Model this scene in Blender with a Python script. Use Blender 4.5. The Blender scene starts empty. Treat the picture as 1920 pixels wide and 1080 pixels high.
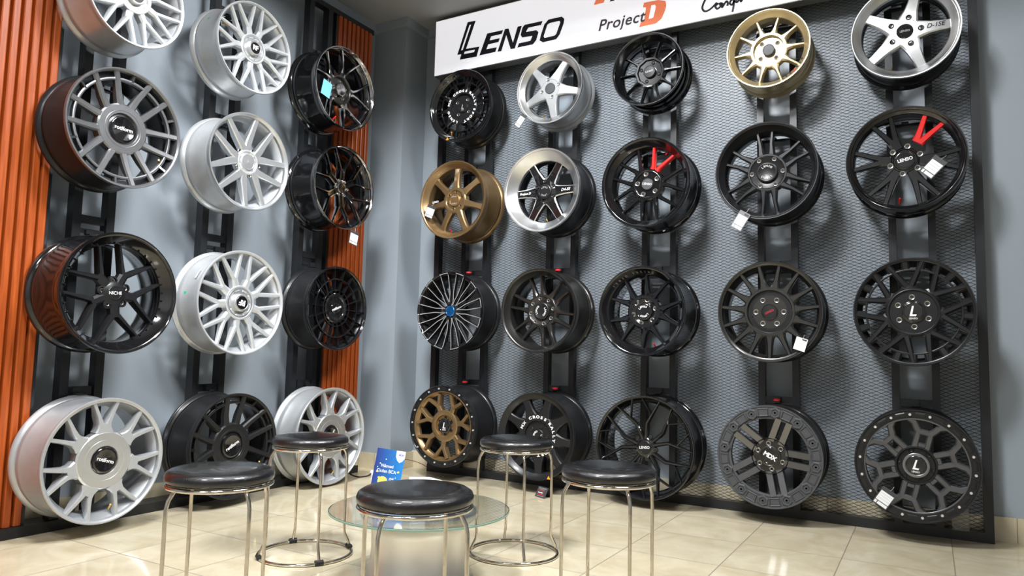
import bpy, math, random
from math import sin, cos, pi, radians as rad
from mathutils import Vector, Matrix
random.seed(4)
SC = bpy.context.scene
COL = SC.collection
# ------------------------------------------------------------------ camera
cam = bpy.data.cameras.new('camera'); cam.sensor_width = 36.0; cam.lens = 1349.5 / 1920 * 36.0
cam.clip_start = 0.05; cam.clip_end = 60
camo = bpy.data.objects.new('camera', cam); COL.objects.link(camo)
_r = Vector((0.86457, 0.50157, 0.02450)); _u = Vector((0.02271, -0.08808, 0.99585)); _f = Vector((-0.50027, 0.86143, 0.08760))
_f.normalize(); _r = (_r - _f * _r.dot(_f)).normalized(); _u = _r.cross(_f)
camo.matrix_world = Matrix(((_r.x, _u.x, -_f.x, 0), (_r.y, _u.y, -_f.y, 0), (_r.z, _u.z, -_f.z, 0.82), (0, 0, 0, 1)))
SC.camera = camo
SC.view_settings.view_transform = 'Standard'; SC.view_settings.look = 'None'
SC.view_settings.gamma = 1.0; SC.view_settings.use_curve_mapping = False
SC.view_settings.exposure = 0.18
# ------------------------------------------------------------------ world and lamps
W_ = bpy.data.worlds.new('world'); SC.world = W_; W_.use_nodes = True
bg = W_.node_tree.nodes['Background']; bg.inputs[0].default_value = (0.86, 0.94, 1.0, 1); bg.inputs[1].default_value = 0.22
def area(name, loc, sx, sy, power, color=(0.98, 0.99, 1.0), target=None, spread=180):
    l = bpy.data.lights.new(name, 'AREA'); l.shape = 'RECTANGLE'; l.size = sx; l.size_y = sy; l.energy = power; l.color = color; l.spread = rad(spread)
    o = bpy.data.objects.new(name, l); COL.objects.link(o); o.location = loc
    if target: o.rotation_euler = (Vector(target) - Vector(loc)).to_track_quat('-Z', 'Y').to_euler()
    return o
area('track_light', (-1.45, 0.95, 4.10), 0.75, 0.75, 150, target=(-2.1, 4.1, 1.1), spread=115)
area('track_light', (0.35, 2.2, 4.10), 1.2, 1.2, 125, target=(-3.4, 2.2, 1.0), spread=100)
area('ceiling_panel_light', (-1.5, -1.2, 4.12), 0.7, 0.7, 115)
area('ceiling_panel_light', (0.9, -1.6, 4.12), 0.8, 0.8, 22)
# ------------------------------------------------------------------ materials
def mat(name, color, metallic=0.0, rough=0.5, coat=0.0, var=0.06, scale=30.0, bump=0.0, bscale=200.0, emit=0.0, spec=0.5, aniso=0.0):
    if 0.252 < rough < 0.302: rough = 0.302
    m = bpy.data.materials.new(name); m.use_nodes = True; nt = m.node_tree; N = nt.nodes; L = nt.links
    p = N['Principled BSDF']; tc = N.new('ShaderNodeTexCoord'); nz = N.new('ShaderNodeTexNoise')
    nz.inputs['Scale'].default_value = scale; nz.inputs['Detail'].default_value = 3
    L.new(tc.outputs['Object'], nz.inputs['Vector'])
    mx = N.new('ShaderNodeMix'); mx.data_type = 'RGBA'
    mx.inputs[6].default_value = tuple(c * (1 - var) for c in color) + (1,)
    mx.inputs[7].default_value = tuple(min(1, c * (1 + var)) for c in color) + (1,)
    L.new(nz.outputs['Fac'], mx.inputs[0]); L.new(mx.outputs[2], p.inputs['Base Color'])
    mr = N.new('ShaderNodeMapRange'); mr.inputs[3].default_value = rough * 0.92; mr.inputs[4].default_value = rough * 1.08
    L.new(nz.outputs['Fac'], mr.inputs[0]); L.new(mr.outputs[0], p.inputs['Roughness'])
    p.inputs['Metallic'].default_value = metallic; p.inputs['Coat Weight'].default_value = coat
    p.inputs['Coat Roughness'].default_value = 0.06; p.inputs['Specular IOR Level'].default_value = spec
    p.inputs['Anisotropic'].default_value = aniso
    if emit:
        L.new(mx.outputs[2], p.inputs['Emission Color']); p.inputs['Emission Strength'].default_value = emit
    if bump:
        n2 = N.new('ShaderNodeTexNoise'); n2.inputs['Scale'].default_value = bscale; n2.inputs['Detail'].default_value = 4
        L.new(tc.outputs['Object'], n2.inputs['Vector']); b = N.new('ShaderNodeBump'); b.inputs['Strength'].default_value = bump
        b.inputs['Distance'].default_value = 0.004; L.new(n2.outputs['Fac'], b.inputs['Height']); L.new(b.outputs[0], p.inputs['Normal'])
    return m
M = {}
M['silver'] = mat('silver_paint', (0.50, 0.52, 0.54), 0.6, 0.36, 0.3)
M['silver_bright'] = mat('bright_silver_paint', (0.60, 0.62, 0.64), 0.55, 0.34, 0.3)
M['brushed'] = mat('brushed_silver', (0.68, 0.70, 0.72), 0.85, 0.27)
M['polished'] = mat('polished_aluminium', (0.84, 0.85, 0.86), 1.0, 0.305, var=0.02)
M['machined'] = mat('machined_aluminium', (0.78, 0.79, 0.80), 0.95, 0.32, var=0.03)
M['gloss_black'] = mat('gloss_black_paint', (0.006, 0.006, 0.007), 0.0, 0.12, 0.8)
M['satin_black'] = mat('satin_black_paint', (0.010, 0.0103, 0.0115), 0.0, 0.33, 0.08, spec=0.36)
M['matte_black'] = mat('matte_black_paint', (0.012, 0.0125, 0.0135), 0.0, 0.45)
M['gunmetal'] = mat('gunmetal_paint', (0.22, 0.225, 0.235), 0.8, 0.30, 0.2)
M['graphite'] = mat('graphite_paint', (0.12, 0.122, 0.128), 0.75, 0.33, 0.2)
M['dark_gunmetal'] = mat('dark_gunmetal_paint', (0.062, 0.061, 0.058), 0.85, 0.302, 0.3)
M['barrel_satin'] = mat('satin_aluminium_barrel', (0.72, 0.71, 0.69), 0.9, 0.36, var=0.03)
M['chrome_line'] = mat('thin_machined_edge', (0.50, 0.50, 0.50), 0.6, 0.4)
M['hyper'] = mat('hyper_black_chrome', (0.36, 0.355, 0.36), 1.0, 0.10, 0.2)
M['bronze'] = mat('bronze_paint', (0.28, 0.185, 0.09), 0.75, 0.33, 0.2)
M['bronze_dark'] = mat('satin_bronze_paint', (0.30, 0.175, 0.07), 0.7, 0.35, 0.1)
M['gold'] = mat('gold_paint', (0.56, 0.46, 0.27), 0.7, 0.32, 0.2)
M['grey'] = mat('matte_grey_paint', (0.055, 0.058, 0.063), 0.1, 0.55)
M['tint'] = mat('tinted_brushed_face', (0.17, 0.17, 0.175), 0.9, 0.26, 0.4, var=0.04)
M['red'] = mat('red_paint', (0.62, 0.012, 0.010), 0.0, 0.25, 0.5)
M['blue_cap'] = mat('blue_anodised_cap', (0.03, 0.22, 0.62), 0.85, 0.25)
M['white_print'] = mat('white_print', (0.80, 0.80, 0.80), 0, 0.5)
M['grey_print'] = mat('grey_print', (0.42, 0.42, 0.42), 0.2, 0.4)
M['red_print'] = mat('red_print', (0.6, 0.02, 0.02), 0, 0.5)
M['nut'] = mat('zinc_lug_seat', (0.50, 0.49, 0.46), 0.9, 0.25)
M['hole'] = mat('hole_shade_and_valve_black', (0.008, 0.008, 0.008), 0, 0.6)  # near-black paints in the shade inside lug holes; also colours one black valve
M['bolt'] = mat('zinc_bolt_head', (0.74, 0.72, 0.68), 0.6, 0.38)
M['brass'] = mat('brass_valve', (0.55, 0.36, 0.10), 0.9, 0.3)
M['rack'] = mat('black_steel_tube_paint', (0.014, 0.0155, 0.018), 0.15, 0.34, 0.0, var=0.15, bump=0.05)
M['meshsteel'] = mat('black_expanded_steel_paint', (0.011, 0.012, 0.013), 0.0, 0.65, spec=0.25)
M['red_cap'] = mat('red_rubber_cap', (0.55, 0.02, 0.03), 0, 0.5)
M['chrome'] = mat('chrome_tube', (0.66, 0.61, 0.53), 1.0, 0.10, var=0.22, scale=60)
M['tape'] = mat('black_tape', (0.012, 0.012, 0.012), 0, 0.55, bump=0.3)
M['cable'] = mat('black_cable', (0.01, 0.01, 0.01), 0, 0.45)
M['red_wire'] = mat('red_wire', (0.22, 0.05, 0.04), 0, 0.45)
M['white_plastic'] = mat('white_plastic', (0.75, 0.75, 0.74), 0, 0.4)
M['paper'] = mat('white_paper', (0.78, 0.79, 0.80), 0, 0.7)
M['tagdark'] = mat('dark_grey_card', (0.05, 0.05, 0.055), 0, 0.5)
M['taggrey'] = mat('grey_card', (0.17, 0.17, 0.18), 0, 0.5)
M['string'] = mat('white_string', (0.5, 0.5, 0.5), 0, 0.8)
M['orange'] = mat('orange_sticker', (0.85, 0.33, 0.01), 0, 0.4)
M['green'] = mat('green_sticker', (0.02, 0.55, 0.25), 0, 0.4)
M['bluesticker'] = mat('pale_blue_card', (0.17, 0.50, 0.72), 0, 0.35)
M['navy'] = mat('navy_sign_vinyl', (0.012, 0.011, 0.022), 0, 0.5)
M['signgrey'] = mat('grey_sign_vinyl', (0.12, 0.10, 0.13), 0, 0.5)
M['signorange'] = mat('orange_sign_vinyl', (0.85, 0.22, 0.10), 0, 0.5, emit=0.45)
M['signface'] = mat('backlit_sign_acrylic', (0.90, 0.90, 0.95), 0, 0.3, var=0.01, emit=0.58)
M['signbox'] = mat('grey_sign_housing', (0.17, 0.17, 0.165), 0.2, 0.45)
M['wallpaint'] = mat('blue_grey_wall_paint', (0.275, 0.315, 0.355), 0, 0.42, var=0.03, scale=2.5, bump=0.04, bscale=60)
M['shopwall'] = mat('pale_shop_wall_paint', (0.62, 0.63, 0.64), 0, 0.6, var=0.03, scale=3)
M['ceil'] = mat('grey_ceiling_paint', (0.34, 0.345, 0.35), 0, 0.6, var=0.03, scale=3)

def wood_mat():
    m = bpy.data.materials.new('orange_wood_veneer'); m.use_nodes = True; nt = m.node_tree; N = nt.nodes; L = nt.links; p = N['Principled BSDF']
    tc = N.new('ShaderNodeTexCoord'); mp = N.new('ShaderNodeMapping'); mp.inputs['Scale'].default_value = (30, 30, 1.6)
    L.new(tc.outputs['Object'], mp.inputs[0]); nz = N.new('ShaderNodeTexNoise'); nz.inputs['Scale'].default_value = 3; nz.inputs['Detail'].default_value = 6
    L.new(mp.outputs[0], nz.inputs['Vector']); cr = N.new('ShaderNodeValToRGB')
    cr.color_ramp.elements[0].position = 0.3; cr.color_ramp.elements[0].color = (0.25, 0.042, 0.006, 1)
    cr.color_ramp.elements[1].position = 0.72; cr.color_ramp.elements[1].color = (0.42, 0.090, 0.016, 1)
    L.new(nz.outputs['Fac'], cr.inputs[0]); L.new(cr.outputs[0], p.inputs['Base Color']); p.inputs['Roughness'].default_value = 0.36; p.inputs['Specular IOR Level'].default_value = 0.35
    return m
M['wood'] = wood_mat()

def tile_mat(name, x0, y0, size, grout=0.0022, wall=False):
    m = bpy.data.materials.new(name); m.use_nodes = True; nt = m.node_tree; N = nt.nodes; L = nt.links; p = N['Principled BSDF']
    g = N.new('ShaderNodeNewGeometry'); sp = N.new('ShaderNodeSeparateXYZ'); L.new(g.outputs['Position'], sp.inputs[0])
    def mth(op, a, b=None):
        n = N.new('ShaderNodeMath'); n.operation = op
        for i, v in enumerate((a, b)):
            if v is None: continue
            if isinstance(v, (int, float)): n.inputs[i].default_value = v
            else: L.new(v, n.inputs[i])
        return n.outputs[0]
    ids = []; lines = []
    for ax, o in ((0, x0), (1, y0)):
        t = mth('DIVIDE', mth('SUBTRACT', sp.outputs[ax], o), size)
        ids.append(mth('FLOOR', t)); fr = mth('FRACT', t)
        d = mth('MINIMUM', fr, mth('SUBTRACT', 1.0, fr)); lines.append(mth('LESS_THAN', d, grout / size))
    cmb = N.new('ShaderNodeCombineXYZ'); L.new(ids[0], cmb.inputs[0]); L.new(ids[1], cmb.inputs[1])
    wn = N.new('ShaderNodeTexWhiteNoise'); wn.noise_dimensions = '3D'; L.new(cmb.outputs[0], wn.inputs[0])
    ofs = N.new('ShaderNodeVectorMath'); ofs.operation = 'MULTIPLY_ADD'; L.new(wn.outputs['Color'], ofs.inputs[0]); ofs.inputs[1].default_value = (9, 9, 9); L.new(g.outputs['Position'], ofs.inputs[2])
    nz = N.new('ShaderNodeTexNoise'); nz.inputs['Scale'].default_value = 4.5; nz.inputs['Detail'].default_value = 8; nz.inputs['Roughness'].default_value = 0.62; nz.inputs['Distortion'].default_value = 0.8
    L.new(ofs.outputs[0], nz.inputs['Vector'])
    cr = N.new('ShaderNodeValToRGB'); cr.color_ramp.elements[0].position = 0.32; cr.color_ramp.elements[0].color = (0.50, 0.43, 0.285, 1)
    cr.color_ramp.elements[1].position = 0.68; cr.color_ramp.elements[1].color = (0.63, 0.565, 0.42, 1)
    L.new(nz.outputs['Fac'], cr.inputs[0])
    br = N.new('ShaderNodeMix'); br.data_type = 'RGBA'; br.blend_type = 'MULTIPLY'; br.inputs[0].default_value = 1
    L.new(cr.outputs[0], br.inputs[6]); vv = mth('MULTIPLY_ADD', wn.outputs['Value'], 0.08); vv.node.inputs[2].default_value = 0.94
    cc = N.new('ShaderNodeCombineColor'); [L.new(vv, cc.inputs[i]) for i in range(3)]; L.new(cc.outputs[0], br.inputs[7])
    ln = mth('MAXIMUM', lines[0], lines[1])
    mx = N.new('ShaderNodeMix'); mx.data_type = 'RGBA'; L.new(ln, mx.inputs[0]); L.new(br.outputs[2], mx.inputs[6]); mx.inputs[7].default_value = (0.22, 0.19, 0.14, 1)
    L.new(mx.outputs[2], p.inputs['Base Color'])
    ro = mth('MULTIPLY_ADD', ln, 0.5); ro.node.inputs[2].default_value = 0.10
    L.new(ro, p.inputs['Roughness']); p.inputs['Specular IOR Level'].default_value = 0.5
    return m
M['tile'] = tile_mat('polished_beige_tile', 0.067, 3.345, 0.4016)
M['basetile'] = tile_mat('beige_skirting_tile', 0.33, 0.1, 0.4016, 0.0018)

def glass_mat(name, color, rough=0.0):
    m = bpy.data.materials.new(name); m.use_nodes = True; p = m.node_tree.nodes['Principled BSDF']
    nz = m.node_tree.nodes.new('ShaderNodeTexNoise'); nz.inputs['Scale'].default_value = 12
    mr = m.node_tree.nodes.new('ShaderNodeMapRange'); mr.inputs[3].default_value = rough; mr.inputs[4].default_value = rough + 0.015
    m.node_tree.links.new(nz.outputs['Fac'], mr.inputs[0]); m.node_tree.links.new(mr.outputs[0], p.inputs['Roughness'])
    p.inputs['Base Color'].default_value = color + (1,); p.inputs['Transmission Weight'].default_value = 1.0; p.inputs['IOR'].default_value = 1.48
    return m
M['glass'] = glass_mat('green_tinted_glass', (0.93, 0.98, 0.95))
M['glassedge'] = mat('green_glass_edge', (0.20, 0.33, 0.26), 0, 0.2, 0.5)
M['clear'] = glass_mat('clear_plastic', (0.93, 0.94, 0.93), 0.08)

def vinyl_mat():
    m = bpy.data.materials.new('crinkled_black_vinyl'); m.use_nodes = True; nt = m.node_tree; N = nt.nodes; L = nt.links; p = N['Principled BSDF']
    tc = N.new('ShaderNodeTexCoord'); v = N.new('ShaderNodeTexVoronoi'); v.inputs['Scale'].default_value = 260
    nz = N.new('ShaderNodeTexNoise'); nz.inputs['Scale'].default_value = 130; nz.inputs['Detail'].default_value = 6; nz.inputs['Roughness'].default_value = 0.75
    L.new(tc.outputs['Object'], v.inputs['Vector']); L.new(tc.outputs['Object'], nz.inputs['Vector'])
    ad = N.new('ShaderNodeMath'); ad.operation = 'MULTIPLY_ADD'; L.new(v.outputs['Distance'], ad.inputs[0]); ad.inputs[1].default_value = 0.35; L.new(nz.outputs['Fac'], ad.inputs[2])
    b = N.new('ShaderNodeBump'); b.inputs['Strength'].default_value = 0.38; b.inputs['Distance'].default_value = 0.0035
    L.new(ad.outputs[0], b.inputs['Height']); L.new(b.outputs[0], p.inputs['Normal'])
    p.inputs['Base Color'].default_value = (0.006, 0.006, 0.007, 1); p.inputs['Roughness'].default_value = 0.2; p.inputs['Specular IOR Level'].default_value = 0.5; p.inputs['Coat Weight'].default_value = 0.5; p.inputs['Coat Roughness'].default_value = 0.1
    return m
M['vinyl'] = vinyl_mat()
# ------------------------------------------------------------------ mesh helpers
class MB:
    def __init__(s): s.v = []; s.f = []; s.m = []
    def add(s, vs, fs, mi=0):
        o = len(s.v); s.v += [tuple(v) for v in vs]; s.f += [tuple(i + o for i in f) for f in fs]
        s.m += (mi if isinstance(mi, list) else [mi] * len(fs))
    def box(s, x0, x1, y0, y1, z0, z1, mi=0):
        s.add([(x, y, z) for x in (x0, x1) for y in (y0, y1) for z in (z0, z1)],
              [(0, 1, 3, 2), (4, 6, 7, 5), (0, 4, 5, 1), (2, 3, 7, 6), (0, 2, 6, 4), (1, 5, 7, 3)], mi)
    def lathe(s, prof, n=72, mi=0, center=(0, 0, 0)):
        k = len(prof); vs = []; fs = []
        for i in range(n):
            c, sn = cos(2 * pi * i / n), sin(2 * pi * i / n)
            for r, z in prof: vs.append((center[0] + r * c, center[1] + r * sn, center[2] + z))
        for i in range(n):
            j = (i + 1) % n
            for a in range(k - 1): fs.append((i * k + a, j * k + a, j * k + a + 1, i * k + a + 1))
        s.add(vs, fs, mi)
    def bar(s, pts, ws, depth=0.03, tf=0.55, bev=0.006, top=0, cham=0):
        dl = depth if isinstance(depth, (list, tuple)) else [depth] * len(pts)
        n = len(pts); vs = []; fs = []; ms = []
        for i in range(n):
            a = Vector(pts[max(0, i - 1)]); b = Vector(pts[min(n - 1, i + 1)]); d = (b - a); d.z = 0; d.normalize()
            nn = Vector((-d.y, d.x, 0)); p = Vector(pts[i]); w = ws[i] / 2
            if 0 < i < n - 1:
                d1 = (Vector(pts[i]) - a); d1.z = 0; d1.normalize(); w = w / max(0.6, d1.dot(d))
            for q, z in ((-w, -dl[i]), (-w, -bev), (-w * tf, 0), (w * tf, 0), (w, -bev), (w, -dl[i])):
                v = p + nn * q; vs.append((v.x, v.y, v.z + z))
        for i in range(n - 1):
            for a in range(6):
                b = (a + 1) % 6; fs.append((i * 6 + a, (i + 1) * 6 + a, (i + 1) * 6 + b, i * 6 + b)[::-1])
                ms.append(top if a == 2 else (cham if a in (1, 3) else 0))
        fs.append(tuple(range(6))); fs.append(tuple(range(n * 6 - 1, n * 6 - 7, -1))); ms += [0, 0]
        s.add(vs, fs, ms)
    def tube(s, pts, r, n=8, mi=0, closed=False):
        P = [Vector(p) for p in pts]; k = len(P); vs = []; fs = []; up = None
        for i in range(k):
            a = P[(i - 1) % k] if closed else P[max(0, i - 1)]; b = P[(i + 1) % k] if closed else P[min(k - 1, i + 1)]
            t = (b - a).normalized()
            if up is None: up = Vector((0, 0, 1)) if abs(t.z) < 0.9 else Vector((1, 0, 0))
            x = (up - t * up.dot(t)).normalized(); y = t.cross(x); up = x
            for j in range(n):
                v = P[i] + (x * cos(2 * pi * j / n) + y * sin(2 * pi * j / n)) * r; vs.append(v)
        for i in range(k if closed else k - 1):
            i2 = (i + 1) % k
            for j in range(n): fs.append((i * n + j, i * n + (j + 1) % n, i2 * n + (j + 1) % n, i2 * n + j))
        if not closed: fs.append(tuple(range(n))[::-1]); fs.append(tuple(range((k - 1) * n, k * n)))
        s.add(vs, fs, mi)
    def torus(s, R, r, z=0, n=72, k=10, c=(0, 0), mi=0):
        s.tube([(c[0] + R * cos(2 * pi * i / n), c[1] + R * sin(2 * pi * i / n), z) for i in range(n)], r, k, mi, True)
    def prism(s, poly, z0, z1, mi=0, f=None):
        n = len(poly); g = f or (lambda x, y, z: (x, y, z))
        s.add([g(x, y, z0) for x, y in poly] + [g(x, y, z1) for x, y in poly],
              [tuple(range(n))[::-1], tuple(range(n, 2 * n))] + [(i, (i + 1) % n, n + (i + 1) % n, n + i) for i in range(n)], mi)
    def build(s, name, mats, parent=None, smooth=35, loc=None):
        me = bpy.data.meshes.new(name); me.from_pydata(s.v, [], s.f)
        mats = mats if isinstance(mats, (list, tuple)) else [mats]
        for m in mats: me.materials.append(M[m] if isinstance(m, str) else m)
        if len(mats) > 1: me.polygons.foreach_set('material_index', s.m)
        if smooth: me.shade_smooth(); me.set_sharp_from_angle(angle=rad(smooth))
        me.update()
        o = bpy.data.objects.new(name, me); COL.objects.link(o)
        if parent is not None: o.parent = parent
        if loc is not None: o.location = loc
        return o
def tag(o, label, cat, group=None):
    o['label'] = label; o['category'] = cat
    if group: o['group'] = group
    return o
def empty(name, loc, rot=(0, 0, 0)):
    o = bpy.data.objects.new(name, None); COL.objects.link(o); o.location = loc; o.rotation_euler = rot; o.empty_display_size = 0.05
    return o
def struct(name, mb, m):
    o = mb.build(name, m, smooth=None); o['kind'] = 'structure'; return o
def copy_part(o, parent, rz=None, loc=None):
    c = o.copy(); COL.objects.link(c); c.parent = parent
    if rz is not None: c.rotation_euler = (0, 0, rz)
    if loc is not None: c.location = loc
    return c
def text_geo(body, size, extrude=0.0004, shear=0.0, spacing=1.0, bold=0.0, align='CENTER'):
    cu = bpy.data.curves.new('t', 'FONT'); cu.body = body; cu.size = size; cu.extrude = extrude; cu.shear = shear
    cu.space_character = spacing; cu.offset = bold; cu.align_x = align; cu.align_y = 'CENTER'; cu.resolution_u = 3
    o = bpy.data.objects.new('t', cu); COL.objects.link(o); dg = bpy.context.evaluated_depsgraph_get()
    me = bpy.data.meshes.new_from_object(o.evaluated_get(dg))
    vs = [v.co.copy() for v in me.vertices]; fs = [tuple(p.vertices) for p in me.polygons]
    bpy.data.objects.remove(o); bpy.data.curves.remove(cu); bpy.data.meshes.remove(me)
    return vs, fs
def text_part(name, body, size, m, parent, z, x=0, y=0, rz=0, sx=1.0, **k):
    vs, fs = text_geo(body, size, **k); R_ = Matrix.Rotation(rz, 3, 'Z'); mb = MB()
    mb.add([R_ @ Vector((v.x * sx, v.y, v.z)) + Vector((x, y, z)) for v in vs], fs)
    return mb.build(name, m, parent, smooth=None)
def spoke_text(c, body, size, m, x, y, rz, **k):
    vs, fs = text_geo(body, size * c.R, **k); R_ = Matrix.Rotation(rad(rz), 3, 'Z'); mb = MB(); q = []
    for v in vs:
        w = R_ @ Vector((v.x, v.y, 0)) + Vector((x * c.R, y * c.R, 0)); q.append((w.x, w.y, c.zf(w.length / c.R) + .0012 + v.z))
    mb.add(q, fs); return mb.build('spoke_lettering', m, c.root, None)
def lipz(c, ld, li):
    return lambda r: c.W - .0095 - (.932 - r / c.R) / (.932 - li - .02) * (ld - .0145)
def arc_text(name, body, r, a0, a1, size, m, parent, z, bold=0.0, sx=1.0):
    mb = MB(); n = len(body)
    for i, ch in enumerate(body):
        if ch == ' ': continue
        a = rad(a0 + (a1 - a0) * i / (n - 1)); vs, fs = text_geo(ch, size, bold=bold); R_ = Matrix.Rotation(a - pi / 2, 3, 'Z')
        mb.add([R_ @ Vector((v.x * sx, v.y + r, v.z)) + Vector((0, 0, z(math.hypot(v.x * sx, v.y + r)) if callable(z) else z)) for v in vs], fs)
    return mb.build(name, m, parent, smooth=None)
# ------------------------------------------------------------------ room
XL, YR, ZC = -3.445, 4.113, 3.15
b = MB(); b.add([(XL - .2, -3.5, 0), (3.6, -3.5, 0), (3.6, YR + .2, 0), (XL - .2, YR + .2, 0)], [(0, 1, 2, 3)])
b.add([(XL - .2, -3.5, -.1), (3.6, -3.5, -.1), (3.6, YR + .2, -.1), (XL - .2, YR + .2, -.1)], [(3, 2, 1, 0)])
struct('floor', b, 'tile')
b = MB(); b.box(XL - .15, XL, -3.5, YR + .15, 0, 4.2); struct('wall_left', b, 'wallpaint')
b = MB(); b.box(XL, 3.6, YR, YR + .15, 0, 4.2); struct('wall_right', b, 'wallpaint')
b = MB(); b.box(XL, -3.160, 3.861, YR, 0, ZC); struct('wall_corner', b, 'wallpaint')
b = MB(); b.box(XL, 3.6, -3.5, YR, 4.2, 4.3); struct('ceiling', b, 'ceil')
b = MB(); b.box(XL, 3.75, -3.65, -3.5, 0, 4.2); struct('wall_back', b, 'shopwall')
b = MB(); b.box(3.6, 3.75, -3.5, YR, 0, 4.2); struct('wall_side', b, 'shopwall')
b = MB(); b.box(XL, 3.6, 2.85, YR, ZC, 4.2); b.box(XL, -2.3, -3.5, 2.85, ZC, 4.2); struct('ceiling_bulkhead', b, 'ceil')
b = MB(); b.box(-3.160, 3.6, YR - .012, YR, 0, .111); struct('baseboard_right', b, 'basetile')
b = MB(); b.box(XL, -3.148, 3.849, 3.861, 0, .105); b.box(-3.160, -3.148, 3.861, YR - .012, 0, .105); struct('baseboard_corner', b, 'basetile')
b = MB(); b.box(XL, XL + .012, -3.5, 3.849, 0, .105); struct('baseboard_left', b, 'basetile')
b = MB()
b.box(XL, XL + .035, -3.5, 3.861, ZC - .06, ZC); b.box(XL + .035, -3.125, 3.826, 3.861, ZC - .05, ZC); b.box(-3.160, -3.125, 3.861, YR, ZC - .05, ZC); b.box(-3.125, 3.6, YR - .035, YR, ZC - .05, ZC)
struct('trim_1', b, 'wallpaint')
# ------------------------------------------------------------------ wheels: measured centre, height, outer radius, width
FIT = dict(
L1R1=(1.8283, 2.3680, 0.2303, 0.2444), L1R2=(1.8243, 1.7588, 0.2642, 0.2372), L1R3=(1.8367, 1.0299, 0.2629, 0.2658), L1R4=(1.8325, 0.3168, 0.2634, 0.2463),
L2R1=(2.4997, 2.3908, 0.2411, 0.2228), L2R2=(2.5029, 1.7751, 0.2553, 0.2307), L2R3=(2.5196, 1.0370, 0.2705, 0.2080), L2R4=(2.5146, 0.3072, 0.2655, 0.2223),
L3R1=(3.1741, 2.3932, 0.2547, 0.2329), L3R2=(3.1919, 1.7811, 0.2537, 0.2465), L3R3=(3.2056, 1.0514, 0.2519, 0.2194), L3R4=(3.2134, 0.2951, 0.2838, 0.2083),
R1R1=(-2.6348, 2.4192, 0.2421, 0.2029), R1R2=(-2.6416, 1.7852, 0.2548, 0.2438), R1R3=(-2.6490, 1.0667, 0.2526, 0.2280), R1R4=(-2.6546, 0.3422, 0.2534, 0.2554),
R2R1=(-1.9824, 2.4354, 0.2255, 0.1899), R2R2=(-1.9937, 1.7878, 0.2557, 0.2493), R2R3=(-1.9866, 1.0624, 0.2501, 0.2706), R2R4=(-1.9922, 0.3318, 0.2518, 0.2528),
R3R1=(-1.3574, 2.4412, 0.2120, 0.1882), R3R2=(-1.3504, 1.7730, 0.2566, 0.2334), R3R3=(-1.3440, 1.0536, 0.2456, 0.2941), R3R4=(-1.3387, 0.3222, 0.2772, 0.2508),
R4R1=(-0.6995, 2.4365, 0.2115, 0.1865), R4R2=(-0.7065, 1.7736, 0.2547, 0.2286), R4R3=(-0.6958, 1.0504, 0.2548, 0.2188), R4R4=(-0.6970, 0.3336, 0.2509, 0.2390),
R5R1=(-0.0686, 2.4005, 0.2359, 0.1880), R5R2=(-0.0802, 1.7722, 0.2553, 0.1878), R5R3=(-0.0612, 1.0450, 0.2481, 0.2400), R5R4=(-0.0641, 0.3524, 0.2511, 0.2400))
XB, YB = -3.28, 3.993
def pol(r, a): return (r * cos(rad(a)), r * sin(rad(a)))

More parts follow.
